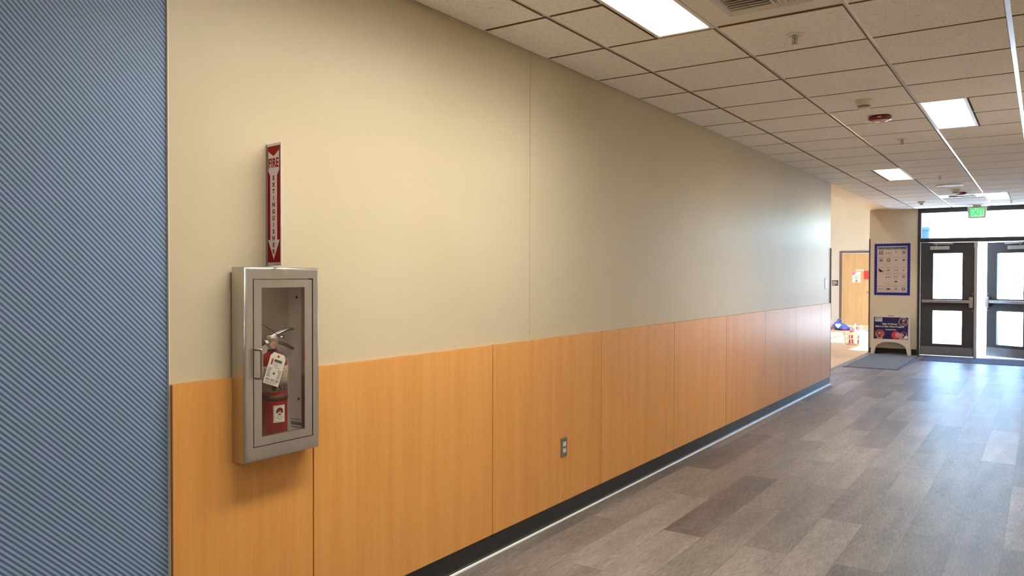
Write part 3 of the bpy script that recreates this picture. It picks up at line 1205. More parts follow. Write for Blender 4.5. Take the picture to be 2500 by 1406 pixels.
for q in ((DY0 + g, GY0, DZ0 + g, DZ1 - g - 0.001), (GY1, DY1 - g * 2, DZ0 + g, DZ1 - g - 0.001), (GY0, GY1, DZ0 + g, GZ0), (GY0, GY1, GZ1, DZ1 - g - 0.001)):
    b.box(0.066, FX + 0.001, q[0], q[1], q[2], q[3])
dr = b.build('door', t, oc)
b = MB(GLASS_CAB)
b.box(0.075, 0.078, GY0, GY1, GZ0, GZ1)
b.build('glass_pane', dr, oc)
b = MB(STEEL_DK)
hy = 1.754
b.tube([(FX, hy - 0.006, 1.193), (FX + 0.022, hy - 0.003, 1.193), (FX + 0.028, hy, 1.187), (FX + 0.028, hy, 1.14), (FX + 0.028, hy, 1.099), (FX + 0.022, hy - 0.003, 1.093), (FX, hy - 0.006, 1.093)], 0.0050, STEEL_DK, 10, 4)
b.build('handle', dr, oc)
b = MB(STEEL_DK)
b.cyl((0.070, DY1 - 0.002, DZ0 + 0.01), (0.070, DY1 - 0.002, DZ1 - 0.01), 0.003, None, INK, 8)
b.build('hinge', t, oc)
b = MB(TUB)
TX, TY0, TY1, TZ0, TZ1 = -0.050, 1.745, 2.005, 0.845, 1.441
q = [(TX, TY0, TZ0), (TX, TY1, TZ0), (TX, TY1, TZ1), (TX, TY0, TZ1)]
r = [(0.065, a, c) for _, a, c in q]
b.poly(q)
for i in range(4):
    j = (i + 1) % 4
    b.poly([q[i], r[i], r[j], q[j]])
for x, z in ((0.0, 1.37), (0.01, 0.98)):
    b.cyl((x, TY1 - 0.0005, z), (x, TY1 - 0.003, z), 0.005, None, INK, 12)
for k in range(4):
    b.box(-0.035, 0.03 - 0.004 * k, TY1 - 0.0012, TY1 - 0.0004, 0.868 + 0.010 * k, 0.871 + 0.010 * k + (0.006 if k == 1 else 0), INK_LT)
b.build('inner_box', t, oc)

# fire extinguisher inside
EX, EY, EZ, ER = 0.006, 1.884, 0.8455, 0.054
t = thing('fire_extinguisher', 'red fire extinguisher standing inside the steel cabinet', 'fire extinguisher', (EX, EY, EZ))
b = MB(EXT_RED)
b.lathe([(0.046, 0.0), (0.052, 0.004), (ER, 0.012), (ER, 0.275), (0.052, 0.290), (0.045, 0.304), (0.033, 0.316), (0.020, 0.323), (0.018, 0.332)], (0, 0, 0), EXT_RED, 48)
b.build('cylinder', t)


def wrap(ang, r):
    return lambda a, c: (r * math.cos(ang + a / r), r * math.sin(ang + a / r), c)


CA = math.atan2(-EY, 2.368 - EX)
b = MB(LABEL)
b.lathe([(ER + 0.0006, 0.182), (ER + 0.0006, 0.276)], (0, 0, 0), LABEL, 48)
f = wrap(CA, ER + 0.0011)
for k in range(7):
    for s0_, s1_ in ((-0.045, -0.012), (0.02, 0.058)):
        n = 6
        for i in range(n):
            a0_, a1_ = s0_ + (s1_ - s0_) * i / n, s0_ + (s1_ - s0_) * (i + 1) / n
            if (i + k) % 4 != 3:
                rect(b, a0_, a1_, 0.215 + k * 0.008, 0.2175 + k * 0.008, f, INK_LT)
for k in range(4):
    rect(b, -0.002 + k * 0.019, 0.011 + k * 0.019, 0.187, 0.203, f, INK)
    rect(b, 0.001 + k * 0.019, 0.004 + k * 0.019, 0.190, 0.200, wrap(CA, ER + 0.0014), LABEL)
rect(b, 0.034, 0.040, 0.246, 0.258, f, INK_RED)
b.build('printed_label', t)
b = MB(BROWN)
b.lathe([(ER, 0.150), (ER + 0.0016, 0.151), (ER + 0.0016, 0.167), (ER, 0.168)], (0, 0, 0), BROWN, 48)
b.build('strap', t)
b = MB(PAPER)
f0 = wrap(CA + math.radians(27), ER + 0.0007)
f1 = wrap(CA + math.radians(27), ER + 0.0010)
f2 = wrap(CA + math.radians(27), ER + 0.0013)
f3 = wrap(CA + math.radians(27), ER + 0.0016)
n = 10
for i in range(n):
    a0_, a1_ = -0.023 + 0.046 * i / n, -0.023 + 0.046 * (i + 1) / n
    rect(b, a0_, a1_, 0.070, 0.132, f0, PAPER)
    if 0 < i < n - 1:
        rect(b, a0_, a1_, 0.0735, 0.0745, f1, INK)
        rect(b, a0_, a1_, 0.1275, 0.1285, f1, INK)
rect(b, -0.0205, -0.0195, 0.0735, 0.1285, f1, INK)
rect(b, 0.0195, 0.0205, 0.0735, 0.1285, f1, INK)


def wrect(x0, x1, z0, z1, f, M, k=8):
    for i in range(k):
        rect(b, x0 + (x1 - x0) * i / k, x0 + (x1 - x0) * (i + 1) / k, z0, z1, f, M)


def wdisc(cx, cz, r, f, M, k=16):
    for i in range(k):
        u0, u1 = -math.cos(PI * i / k), -math.cos(PI * (i + 1) / k)
        h0, h1 = math.sqrt(max(0, 1 - u0 * u0)), math.sqrt(max(0, 1 - u1 * u1))
        P = [(u0, -h0), (u1, -h1), (u1, h1), (u0, h0)]
        if i == 0:
            P = P[1:]
        if i == k - 1:
            P = [P[0], P[1], P[3]]
        b.poly([f(cx + r * u, cz + r * h) for u, h in P], M)


wdisc(0.001, 0.110, 0.0142, f1, INK)
wdisc(0.001, 0.1155, 0.0080, f2, RED)
for x0, x1, z0, z1 in ((-0.0045, -0.0012, 0.1000, 0.1105), (-0.0085, -0.0045, 0.1000, 0.1030), (-0.0095, -0.0070, 0.1000, 0.1055), (0.0015, 0.0048, 0.1000, 0.1105), (0.0048, 0.0105, 0.1000, 0.1030)):
    wrect(x0, x1, z0, z1, f3, PAPER, 3)
for k, (s0_, s1_) in enumerate(((-0.012, 0.016), (-0.016, 0.016), (-0.006, 0.012))):
    wrect(s0_, s1_, 0.0915 - k * 0.0055, 0.0932 - k * 0.0055, f1, INK_LT if k < 2 else INK)
b.build('sticker', t)
b = MB(ALU)
b.cyl((0, 0, 0.3325), (0, 0, 0.346), 0.0172, 0.0165, ALU, 24)
b.box(-0.014, 0.014, -0.018, 0.016, 0.345, 0.375, ALU, 0.003, 2)
b.cyl((0, -0.014, 0.36), (0.006, -0.042, 0.362), 0.008, None, WHITE, 14)
vb = b.build('valve', t)
b = MB(STEEL)
gd = Vector((math.cos(CA), math.sin(CA), 0.05))
b.cyl(Vector((0, 0.006, 0.352)), Vector((0, 0.006, 0.352)) + gd * 0.030, 0.0165, None, CHROME, 24)
b.cyl(Vector((0, 0.006, 0.352)) + gd * 0.0295, Vector((0, 0.006, 0.352)) + gd * 0.0305, 0.0135, None, SKIN, 24)
b.build('gauge', vb)
b = MB(STEEL_DK)
for pts in ([(0.0, -0.016, 0.378), (0.0, 0.02, 0.392), (0.0, 0.06, 0.404), (0.0, 0.086, 0.406)],):
    b.tube(pts, 0.0052, STEEL_DK, 8, 4)
    b.tube([(x + 0.013, y, z) for x, y, z in pts], 0.0052, STEEL_DK, 8, 4)
b.box(-0.005, 0.018, -0.022, 0.006, 0.374, 0.386, WHITE, 0.002, 1)
b.build('lever', t)
b = MB(STEEL_DK)
b.tube([(0.006, 0.012, 0.362), (0.006, 0.045, 0.352), (0.006, 0.075, 0.338), (0.006, 0.092, 0.330)], 0.0065, STEEL_DK, 8, 4)
b.build('carry_handle', t)
b = MB(INK)
b.tube([(0.006, -0.042, 0.362), (0.010, -0.068, 0.352), (0.012, -0.090, 0.315), (0.010, -0.096, 0.24), (0.006, -0.090, 0.14), (0.004, -0.080, 0.06)], 0.0085, INK, 10, 6)
b.build('hose', t)
b = MB(INK)
b.tube([(0.012, -0.062, 0.432), (0.016, -0.02, 0.408), (0.018, 0.014, 0.385), (0.016, 0.022, 0.374)], 0.0010, INK, 6, 4)
b.cyl((0.02, 0.018, 0.376), (0.02, 0.034, 0.380), 0.006, None, CHROME, 10)
b.build('pull_pin', t)

# inspection tag hanging in front of the extinguisher
tc = Vector((0.0655, 1.8475, 1.1130))
t = thing('inspection_tag', 'white cardboard inspection tag hanging tilted in front of the red extinguisher', 'tag', tc)
an = math.radians(20)


def tagp(dx):
    def f(a, c):
        y = a * math.cos(an) + c * math.sin(an)
        z = -a * math.sin(an) + c * math.cos(an)
        return (dx, y, z)
    return f


b = MB(PAPER)
w, hh = 0.0355, 0.058
pts = [(-w, -hh), (w, -hh), (w, hh - 0.014), (w - 0.012, hh), (-w + 0.012, hh), (-w, hh - 0.014)]
b.prism(pts, lambda a, c, q: tagp(q)(a, c), -0.0006, 0.0006, PAPER)
k1, k2 = tagp(0.0009), tagp(0.0012)
ring(b, 0.0, hh - 0.011, 0.0022, 0.0055, k1, ORANGE, 18)
disc(b, 0.0, hh - 0.011, 0.0022, k1, INK, 12)
rect(b, -0.013, 0.022, 0.026, 0.035, k1, INK)
for k in range(8):
    rect(b, -0.011 + k * 0.004, -0.009 + k * 0.004, 0.0285 + 0.001 * (k % 2), 0.033, k2, INK_LT)
rect(b, -0.013, 0.027, 0.0225, 0.0235, k1, INK_RED)
rect(b, -0.026, -0.018, 0.013, 0.033, k1, INK_RED)
rect(b, -0.0235, -0.0205, 0.033, 0.036, k1, INK)
for k in range(3):
    rect(b, -0.013, 0.006 + 0.003 * k, 0.018 - 0.0035 * k, 0.0192 - 0.0035 * k, k1, INK_LT)
rect(b, -0.006, 0.018, 0.0045, 0.006, k1, INK_LT)
for k in range(10):
    z = -0.001 - 0.0034 * k
    dx = 0.006 * (1 - abs(k - 4.5) / 4.5)
    rect(b, -0.031, -0.013 - dx, z, z + 0.0018, k1, INK_LT)
    rect(b, 0.013 + dx, 0.031, z - 0.001, z + 0.0008, k1, INK_LT)
ring(b, 0.0, -0.016, 0.0092, 0.0098, k1, INK_LT, 24)
b.poly([k1(0, -0.010), k1(-0.003, -0.014), k1(-0.007, -0.016), k1(0, -0.021), k1(0.007, -0.016), k1(0.003, -0.014)], INK)
b.text('2022 / 2023 / 2024', 0.0088, lambda a, c: k1(a, -0.0405 + c), INK, 0.0003, 0.86)
for k in range(3):
    rect(b, -0.030, 0.028 - 0.006 * k, -0.047 - 0.0035 * k, -0.0459 - 0.0035 * k, k1, INK_LT)
b.build('card', t)
b = MB(INK)
b.tube([(0.0, 0.0135, 0.0455), (-0.02, 0.020, 0.075), (-0.034, 0.032, 0.098)], 0.0007, INK, 5, 4)
b.build('tie_wire', t)

# projecting FIRE EXTINGUISHER sign
SY, SZ0, SZ1, SW = 1.866, 1.489, 1.934, 0.103
t = thing('extinguisher_sign', 'tall narrow red projecting sign reading FIRE EXTINGUISHER above the steel cabinet', 'sign', (0.0, SY, SZ0))
an = math.radians(-9)


def sg(dy):
    return lambda a, c: (a * math.cos(an) - dy * math.sin(-an), a * math.sin(an) - dy, c)


b = MB(SILVER)
HT = SZ1 - SZ0
b.prism([(0.002, 0), (SW, 0), (SW, HT), (0.002, HT)], lambda a, c, q: sg(q)(a, c), -0.0012, 0.0012, SILVER)
s1, s2, s3 = sg(0.0016), sg(0.0020), sg(0.0024)
e = 0.008
rect(b, e, SW - e + 0.001, 0.012, HT - 0.010, s1, RED)
mx = SW / 2
ax = mx - 0.010
# silver arrow: notched tail, narrow shaft, head
top = HT - 0.027
b.poly([s2(e + 0.006, top), s2(mx, top - 0.020), s2(SW - e - 0.005, top), s2(SW - e - 0.005, top - 0.072), s2(mx + 0.024, top - 0.090), s2(mx + 0.024, 0.094), s2(mx - 0.024, 0.094), s2(mx - 0.024, top - 0.090), s2(e + 0.006, top - 0.072)], SILVER)
b.poly([s2(e + 0.004, 0.094), s2(mx, 0.022), s2(SW - e - 0.003, 0.094)], SILVER)
b.text('FIRE', 0.046, lambda a, c: s3(mx + a, top - 0.046 + c), RED, 0.0017, 0.78, 0.0, 1.08)
for k, chx in enumerate('EXTINGUISHER'):
    b.text(chx, 0.0215, lambda a, c, k=k: s3(mx + a, top - 0.100 - k * 0.0243 + c), RED, 0.0011, 1.12)
rect(b, 0.05, 0.094, 0.004, 0.006, s1, INK_LT)
b.build('face_board', t)
b = MB(STEEL_DK)
b.box(0.0, 0.0015, -0.003, 0.020, 0.0, HT)
b.box(0.0, 0.004, -0.004, 0.002, 0.0, HT)
b.build('mounting_flange', t)

# duplex outlet
t = thing('wall_outlet', 'steel duplex wall outlet low on the third wood panel', 'outlet', (0.0122, 4.003, 1.456 - 1.024))
b = MB(STEEL_DK)
b.box(0.0, 0.0055, -0.035, 0.035, -0.0575, 0.0575, STEEL_DK, 0.0035, 2)
b.build('plate', t)
for z in (0.0195, -0.0195):
    b = MB(WHITE)
    pts = []
    for i in range(24):
        a = 2 * PI * i / 24
        pts.append((0.0172 * math.cos(a), max(-0.0125, min(0.0125, 0.0172 * math.sin(a)))))
    b.prism(pts, lambda a, c, q: (q, a, z + c), 0.004, 0.0075, WHITE)
    for s in (-1, 1):
        b.box(0.0076, 0.0078, s * 0.0062 - 0.0012, s * 0.0062 + 0.0012, z + 0.000, z + 0.0075, INK)
    b.cyl((0.0075, 0, z - 0.0065), (0.0078, 0, z - 0.0065), 0.0026, None, INK, 10)
    b.build('socket', t)

# pale oval fitting near the end of the wall
t = thing('wall_plate', 'pale oval fitting on the left wall close to its far end', 'wall fitting', (0.0005, 10.80, 1.36))
b = MB(mat('pale_grey_plastic', srgb(206, 204, 208), 0.4))
for r_, x0, x1 in ((1.0, 0.0, 0.003), (0.86, 0.003, 0.005)):
    pts = [(0.085 * r_ * math.copysign(abs(math.cos(2 * PI * i / 28)) ** 0.7, math.cos(2 * PI * i / 28)), 0.080 * r_ * math.copysign(abs(math.sin(2 * PI * i / 28)) ** 0.7, math.sin(2 * PI * i / 28))) for i in range(28)]
    b.prism(pts, lambda a, c, q: (q, a, c), x0, x1)
b.build('plate', t)

# ================================================================== FAR END
# poster with scalloped blue border
PX0, PX1, PZ0, PZ1 = -0.285, 0.330, 1.100, 2.068
t = thing('bulletin_poster', 'large chart of small pictures with a scalloped royal blue border on the tan wall', 'poster', ((PX0 + PX1) / 2, YF - 0.001, PZ0))
pw, ph = (PX1 - PX0) / 2, PZ1 - PZ0
b = MB(POST_PAPER)
b.box(-pw + 0.03, pw - 0.03, -0.004, 0.0, 0.03, ph - 0.03)
f1 = lambda a, c: (a, -0.0045, c)
f2 = lambda a, c: (a, -0.0050, c)
rect(b, -pw + 0.06, pw - 0.06, ph - 0.108, ph - 0.065, f1, INK_LT)
for i in range(4):
    x = -pw + 0.13 + i * 0.12
    rect(b, x - 0.045, x + 0.045, ph - 0.092, ph - 0.084, f2, INK)
marks = [(0.800, 'kids dots leaf swirl'), (0.655, 'ball arc bug heart'), (0.465, 'wing blob scrib leaf'), (0.350, 'none dots tree swirl'), (0.255, 'none none crab none'), (0.115, 'squig car blob arc')]
for z, row in marks:
    for i, kd in enumerate(row.split()):
        x = -pw + 0.118 + i * 0.128
        if kd == 'none':
            continue
        rect(b, x - 0.048, x + 0.048, z + 0.050, z + 0.055, f1, INK_LT)
        if kd in ('swirl', 'arc', 'ball'):
            ring(b, x, z, 0.018, 0.029, f1, INK_LT if kd != 'arc' else INK, 20)
            if kd != 'arc':
                disc(b, x, z - 0.004, 0.012, f2, INK if kd == 'ball' else INK_LT, 14)
        elif kd == 'kids':
            for q in (-0.028, 0.0, 0.026):
                disc(b, x + q, z + 0.022, 0.009, f1, INK, 10)
                b.poly([f1(x + q - 0.014, z - 0.035), f1(x + q + 0.014, z - 0.035), f1(x + q + 0.006, z + 0.012), f1(x + q - 0.006, z + 0.012)], INK_LT)
        elif kd == 'dots':
            for q in (-0.036, 0.0, 0.036):
                disc(b, x + q, z - 0.012, 0.009, f1, INK, 10)
        elif kd == 'leaf':
            b.poly([f1(x, z - 0.022), f1(x + 0.014, z + 0.004), f1(x, z + 0.022), f1(x - 0.014, z + 0.004)], INK_LT)
        elif kd in ('bug', 'blob', 'car', 'crab'):
            wv = 0.040 if kd == 'car' else 0.026
            b.poly([f1(x - wv, z - 0.012), f1(x + wv, z - 0.012), f1(x + wv * 0.5, z + 0.014), f1(x - wv * 0.6, z + 0.010)], INK if kd in ('car', 'crab') else INK_LT)
        elif kd == 'heart':
            b.poly([f1(x, z - 0.02), f1(x + 0.026, z + 0.008), f1(x + 0.010, z + 0.016), f1(x, z + 0.008), f1(x - 0.010, z + 0.016), f1(x - 0.026, z + 0.008)], INK)
        elif kd == 'wing':
            b.poly([f1(x - 0.05, z + 0.03), f1(x - 0.03, z + 0.03), f1(x + 0.055, z - 0.03), f1(x + 0.015, z - 0.026), f1(x - 0.02, z - 0.035)], INK)
        else:
            for q in range(4):
                rect(b, x - 0.04 + q * 0.021, x - 0.026 + q * 0.021, z - 0.010 + 0.004 * (q % 2), z + 0.010 - 0.004 * (q % 3), f1, INK_LT)
b.build('chart_sheet', t)


def scallop(n, a0, a1, off, amp, sgn):
    out = []
    for i in range(n * 6 + 1):
        s = i / (n * 6)
        out.append((a0 + (a1 - a0) * s, off + sgn * amp * abs(math.sin(PI * n * s))))
    return out


def strip(mb, n, a0, a1, zin, zout, amp, fn, M, sg_):
    A = scallop(n, a0, a1, zin, amp, -sg_)
    B = scallop(n, a0, a1, zout, amp, sg_)
    for i in range(len(A) - 1):
        mb.poly([fn(*A[i]), fn(*A[i + 1]), fn(*B[i + 1]), fn(*B[i])], M)


b = MB(POST_BLUE)
fy = lambda a, c: (a, -0.0062, c)
fyv = lambda a, c: (c, -0.0062, a)
fyv = lambda a, c: (c, -0.0068, a)
strip(b, 12, -pw + 0.006, pw - 0.006, 0.046, 0.006, 0.006, fy, POST_BLUE, -1)
strip(b, 12, -pw + 0.006, pw - 0.006, ph - 0.046, ph - 0.006, 0.006, fy, POST_BLUE, 1)
strip(b, 20, 0.004, ph - 0.004, -pw + 0.046, -pw + 0.008, 0.006, fyv, POST_BLUE, -1)
strip(b, 20, 0.004, ph - 0.004, pw - 0.046, pw - 0.008, 0.006, fyv, POST_BLUE, 1)
fy2 = lambda a, c: (a, -0.0052, c)
for q in ((-pw + 0.045, -pw + 0.060, 0.05, ph - 0.05), (pw - 0.060, pw - 0.045, 0.05, ph - 0.05), (-pw + 0.05, pw - 0.05, 0.045, 0.060), (-pw + 0.05, pw - 0.05, ph - 0.063, ph - 0.045)):
    rect(b, *q, fy2, POST_LAV)
b.build('scalloped_border', t)

# folding sandwich-board sign
t = thing('sandwich_board', 'white plastic folding sign with arched legs and purple school programme poster against the tan wall', 'sign stand', (0.033, 15.86, 0.0), math.radians(2.0))


def board_outline(top):
    pts = [(-0.335, 0.0), (-0.285, 0.0), (-0.272, 0.06)]
    for i in range(1, 16):
        a = PI - PI * i / 16
        pts.append((0.262 * math.cos(a), 0.09 + 0.142 * math.sin(a) ** 0.8))
    pts += [(0.272, 0.06), (0.285, 0.0), (0.335, 0.0), (0.326, 0.3), (0.322, top - 0.012), (0.310, top), (-0.310, top), (-0.322, top - 0.012), (-0.326, 0.3)]
    return pts


ft = math.radians(5.0)
tilt = lambda y0, s: (lambda a, c, q: (a, y0 + s * c * math.sin(ft) + q, c * math.cos(ft)))
b = MB(IVORY)
b.prism(board_outline(0.752), tilt(0.0, 1), 0.0, 0.022, IVORY)
fb = tilt(0.0, 1)
for q in ((-0.322, -0.290, 0.24, 0.752), (0.290, 0.322, 0.24, 0.752), (-0.29, 0.29, 0.695, 0.752), (-0.29, 0.29, 0.235, 0.288)):
    b.prism([(q[0], q[2]), (q[1], q[2]), (q[1], q[3]), (q[0], q[3])], fb, -0.008, 0.0, IVORY)
b.prism([(-0.05, 0.715), (0.05, 0.715), (0.05, 0.728), (-0.05, 0.728)], fb, -0.0085, -0.0075, INK_LT)
b.build('front_frame', t)
b = MB(IVORY)
rb = lambda a, c, q: (a, 0.140 - c * math.sin(ft) + q, c * math.cos(ft))
b.prism(board_outline(0.755), rb, 0.0, 0.018, IVORY)
for x in (-0.20, 0.20):
    b.prism([(x - 0.10, 0.74), (x + 0.10, 0.74), (x + 0.09, 0.785), (x - 0.09, 0.785)], rb, 0.0, 0.018, IVORY)
b.build('rear_frame', t)
b = MB(NAVY)
b.prism([(-0.289, 0.289), (0.289, 0.289), (0.289, 0.694), (-0.289, 0.694)], fb, -0.003, 0.0, NAVY)
n1 = lambda a, c: fb(a, c, -0.0036)
n2 = lambda a, c: fb(a, c, -0.0042)
n3 = lambda a, c: fb(a, c, -0.0048)
rect(b, -0.272, -0.145, 0.610, 0.686, n1, POST_LAV)
rect(b, -0.255, -0.235, 0.655, 0.668, n2, NAVY)
rect(b, -0.228, -0.165, 0.658, 0.664, n2, INK_LT)
b.text('Right At School', 0.040, lambda a, c: n1(-0.02 + a, 0.570 + c), YELLOW, 0.0012, 0.98)
b.text('Before & After School Program', 0.040, lambda a, c: n1(-0.02 + a, 0.522 + c), YELLOW, 0.0012, 0.94)
b.text('Located Here', 0.034, lambda a, c: n1(0.0 + a, 0.466 + c), PAPER, 0.001, 0.95)
ring(b, 0.205, 0.612, 0.068, 0.078, n2, POST_LAV, 28)
disc(b, 0.205, 0.612, 0.069, n1, BROWN)
disc(b, 0.212, 0.640, 0.024, n2, PINKISH, 16)
b.poly([n2(0.18, 0.60), n2(0.245, 0.595), n2(0.235, 0.56), n2(0.185, 0.565)], INK_LT)
star = []
for i in range(24):
    a = 2 * PI * i / 24
    r_ = 0.098 if i % 2 == 0 else 0.066
    star.append((-0.185 + r_ * math.cos(a), 0.383 + r_ * 0.95 * math.sin(a)))
b.poly([n1(x, max(0.29, z)) for x, z in star], ORANGE)
disc(b, -0.19, 0.40, 0.040, n2, BROWN, 18)
disc(b, -0.188, 0.398, 0.027, n3, PINKISH, 16)
b.poly([n2(-0.235, 0.292), n2(-0.13, 0.292), n2(-0.145, 0.352), n2(-0.22, 0.352)], SKIN)
b.poly([n3(-0.215, 0.325), n3(-0.16, 0.325), n3(-0.165, 0.352), n3(-0.205, 0.352)], INK)
disc(b, 0.085, 0.366, 0.072, n1, POSTRED, 28)
disc(b, 0.12, 0.372, 0.048, n2, PINKISH, 20)
disc(b, 0.213, 0.370, 0.060, n1, POST_LAV, 24)
disc(b, 0.213, 0.376, 0.050, n2, BROWN, 20)
disc(b, 0.192, 0.372, 0.031, n3, SKIN, 18)
b.poly([n2(0.13, 0.292), n2(0.25, 0.292), n2(0.235, 0.325), n2(0.15, 0.335)], SKIN)
disc(b, 0.258, 0.330, 0.032, n3, PAPER, 20)
b.build('poster_insert', t)

# mats
def floor_mat(name, label, x0, x1, y0, y1, M):
    t = thing(name, label, 'mat', ((x0 + x1) / 2, (y0 + y1) / 2, 0.0))
    w, l = (x1 - x0) / 2, (y1 - y0) / 2
    b = MB(M)
    b.box(-w + 0.03, w - 0.03, -l + 0.03, l - 0.03, 0.0005, 0.010)
    b.build('pile', t)
    b = MB(MAT_EDGE)
    for s in (-1, 1):
        b.prism([(s * w, 0.0005), (s * (w - 0.032), 0.0005), (s * (w - 0.032), 0.009)], lambda a, c, q: (a, q, c), -l, l, MAT_EDGE)
        b.prism([(s * l, 0.0005), (s * (l - 0.032), 0.0005), (s * (l - 0.032), 0.009)], lambda a, c, q: (q, a, c), -w, w, MAT_EDGE)
    b.build('rubber_edge', t)
    return t


floor_mat('floor_mat', 'grey floor mat in front of the folding sign', -0.29, 0.52, 13.30, 15.84, MAT_GREY)
floor_mat('floor_mat', 'dark blue floor mat along the entrance doors', 0.60, 2.65, 15.05, 15.98, MAT_BLUE)

# papers on the maple door, plaque beside it
DYP = YB - 0.0055
t = thing('paper_notice', 'white notice sheet with pink corner taped on the maple door', 'notice', (-2.135, DYP, 1.27))
b = MB(PAPER)
b.box(-0.115, 0.115, -0.002, 0.0, 0.0, 0.31, PAPER)
b.poly([(-0.115, -0.0026, 0.31), (-0.115, -0.0026, 0.20), (-0.05, -0.0026, 0.23), (0.01, -0.0026, 0.31)], PINK)
b.poly([(-0.10, -0.0030, 0.23), (-0.05, -0.0030, 0.25), (-0.085, -0.0030, 0.28)], MAGENTA)
for k in range(6):
    rect(b, -0.06, 0.06 + 0.01 * (k % 3), 0.09 + k * 0.02, 0.096 + k * 0.02, lambda a, c: (a, -0.0026, c), INK_LT)
disc(b, 0.0, 0.045, 0.03, lambda a, c: (a, -0.0026, c), INK_LT, 16)
b.build('sheet', t)
b = MB(mat('red_paper', srgb(226, 62, 66), 0.6))
b.box(-0.135, 0.09, -0.002, 0.0, 0.0, 0.245)
o = b.build('red_paper')
o.location = (-1.80, DYP, 1.365)
tag(o, 'red paper sheet taped on the maple door beside the tan wall edge', 'paper')
b = MB(PAPER)
b.box(-0.11, 0.11, -0.002, 0.0, 0.0, 0.045)
for k in range(9):
    b.box(-0.07 + k * 0.018, -0.058 + k * 0.018, -0.0026, -0.002, 0.012 + 0.006 * (k % 2), 0.03, INK_LT)
o = b.build('name_strip')
o.location = (-2.05, DYP, 1.605)
tag(o, 'small pale name strip on the maple door above the notice', 'name plate')
t = thing('room_plaque', 'small dark room plaque with white text on the cream wall beside the maple door', 'plaque', (-2.72, YB - 0.001, 1.17))
b = MB(mat('plaque_dark', srgb(64, 66, 58), 0.5))
b.box(-0.085, 0.085, -0.006, 0.0, 0.0, 0.165)
for k, wv in enumerate((0.06, 0.12, 0.13, 0.10)):
    rect(b, -0.07, -0.07 + wv, 0.025 + 0.033 * k, 0.036 + 0.033 * k, lambda a, c: (a, -0.0066, c), PAPER)
b.build('plate', t)

# laundry basket with bottles
BX, BY = -0.905, 17.72
t = thing('laundry_basket', 'white plastic laundry basket full of bottles on the tan floor', 'basket', (BX, BY, 0.0), math.radians(-6))


def bk(z):   # half sizes at height z
    s = z / 0.27
    return 0.165 + 0.05 * s, 0.125 + 0.045 * s


b = MB(WHITE)
hw, hl = bk(0.0)
b.box(-hw, hw, -hl, hl, 0.0, 0.008, WHITE, 0.003, 1)


def band(z0, z1, th):
    (w0, l0), (w1, l1) = bk(z0), bk(z1)
    for o, s in ((0, 1),):
        A = [(-w0, -l0, z0), (w0, -l0, z0), (w0, l0, z0), (-w0, l0, z0)]
        B = [(-w1, -l1, z1), (w1, -l1, z1), (w1, l1, z1), (-w1, l1, z1)]
        A2 = [(x - math.copysign(th, x), y - math.copysign(th, y), z) for x, y, z in A]
        B2 = [(x - math.copysign(th, x), y - math.copysign(th, y), z) for x, y, z in B]
        for i in range(4):
            j = (i + 1) % 4
            b.poly([A[i], A[j], B[j], B[i]], WHITE)
            b.poly([A2[j], A2[i], B2[i], B2[j]], WHITE)
            b.poly([B[i], B[j], B2[j], B2[i]], WHITE)
            b.poly([A[j], A[i], A2[i], A2[j]], WHITE)


band(0.0, 0.03, 0.006)
band(0.125, 0.145, 0.006)
band(0.215, 0.262, 0.006)
for side in range(4):
    n = 7 if side % 2 == 0 else 6
    for k in range(n):
        s = -1 + 2 * k / (n - 1)
        wd = 0.012
        pts = []
        for z in (0.01, 0.24):
            w0, l0 = bk(z)
            if side % 2 == 0:
                y = (-l0 if side == 0 else l0)
                x = s * (w0 - 0.008)
                pts.append([(x - wd, y, z), (x + wd, y, z), (x + wd, y * 0.965, z), (x - wd, y * 0.965, z)])
            else:
                x = (w0 if side == 1 else -w0)
                y = s * (l0 - 0.008)
                pts.append([(x, y - wd, z), (x, y + wd, z), (x * 0.965, y + wd, z), (x * 0.965, y - wd, z)])
        A, B = pts
        for i in range(4):
            j = (i + 1) % 4
            b.poly([A[i], A[j], B[j], B[i]], WHITE)
b.build('slatted_body', t)
b = MB(WHITE)
w1, l1 = bk(0.262)
b.tube([(-w1, -l1, 0.264), (0, -l1 - 0.004, 0.264), (w1, -l1, 0.264), (w1 + 0.004, 0, 0.264), (w1, l1, 0.264), (0, l1 + 0.004, 0.264), (-w1, l1, 0.264), (-w1 - 0.004, 0, 0.264)], 0.010, WHITE, 8, 4, True)
b.build('rim', t)


def bottle(loc, label, body, cap, h, r, lean=(0, 0)):
    t = thing('plastic_bottle', label, 'bottle', loc, 0, 'bottles in the laundry basket')
    t.rotation_euler = (lean[0], lean[1], 0)
    b = MB(body)
    b.lathe([(r * 0.9, 0.0), (r, 0.006), (r, h * 0.62), (r * 0.92, h * 0.70), (r * 0.45, h * 0.80), (r * 0.42, h * 0.84)], (0, 0, 0), body, 20)
    b.build('body', t)
    b = MB(cap)
    b.lathe([(r * 0.5, h * 0.84), (r * 0.5, h * 0.97), (r * 0.4, h)], (0, 0, 0), cap, 16)
    b.build('cap', t)
    return t


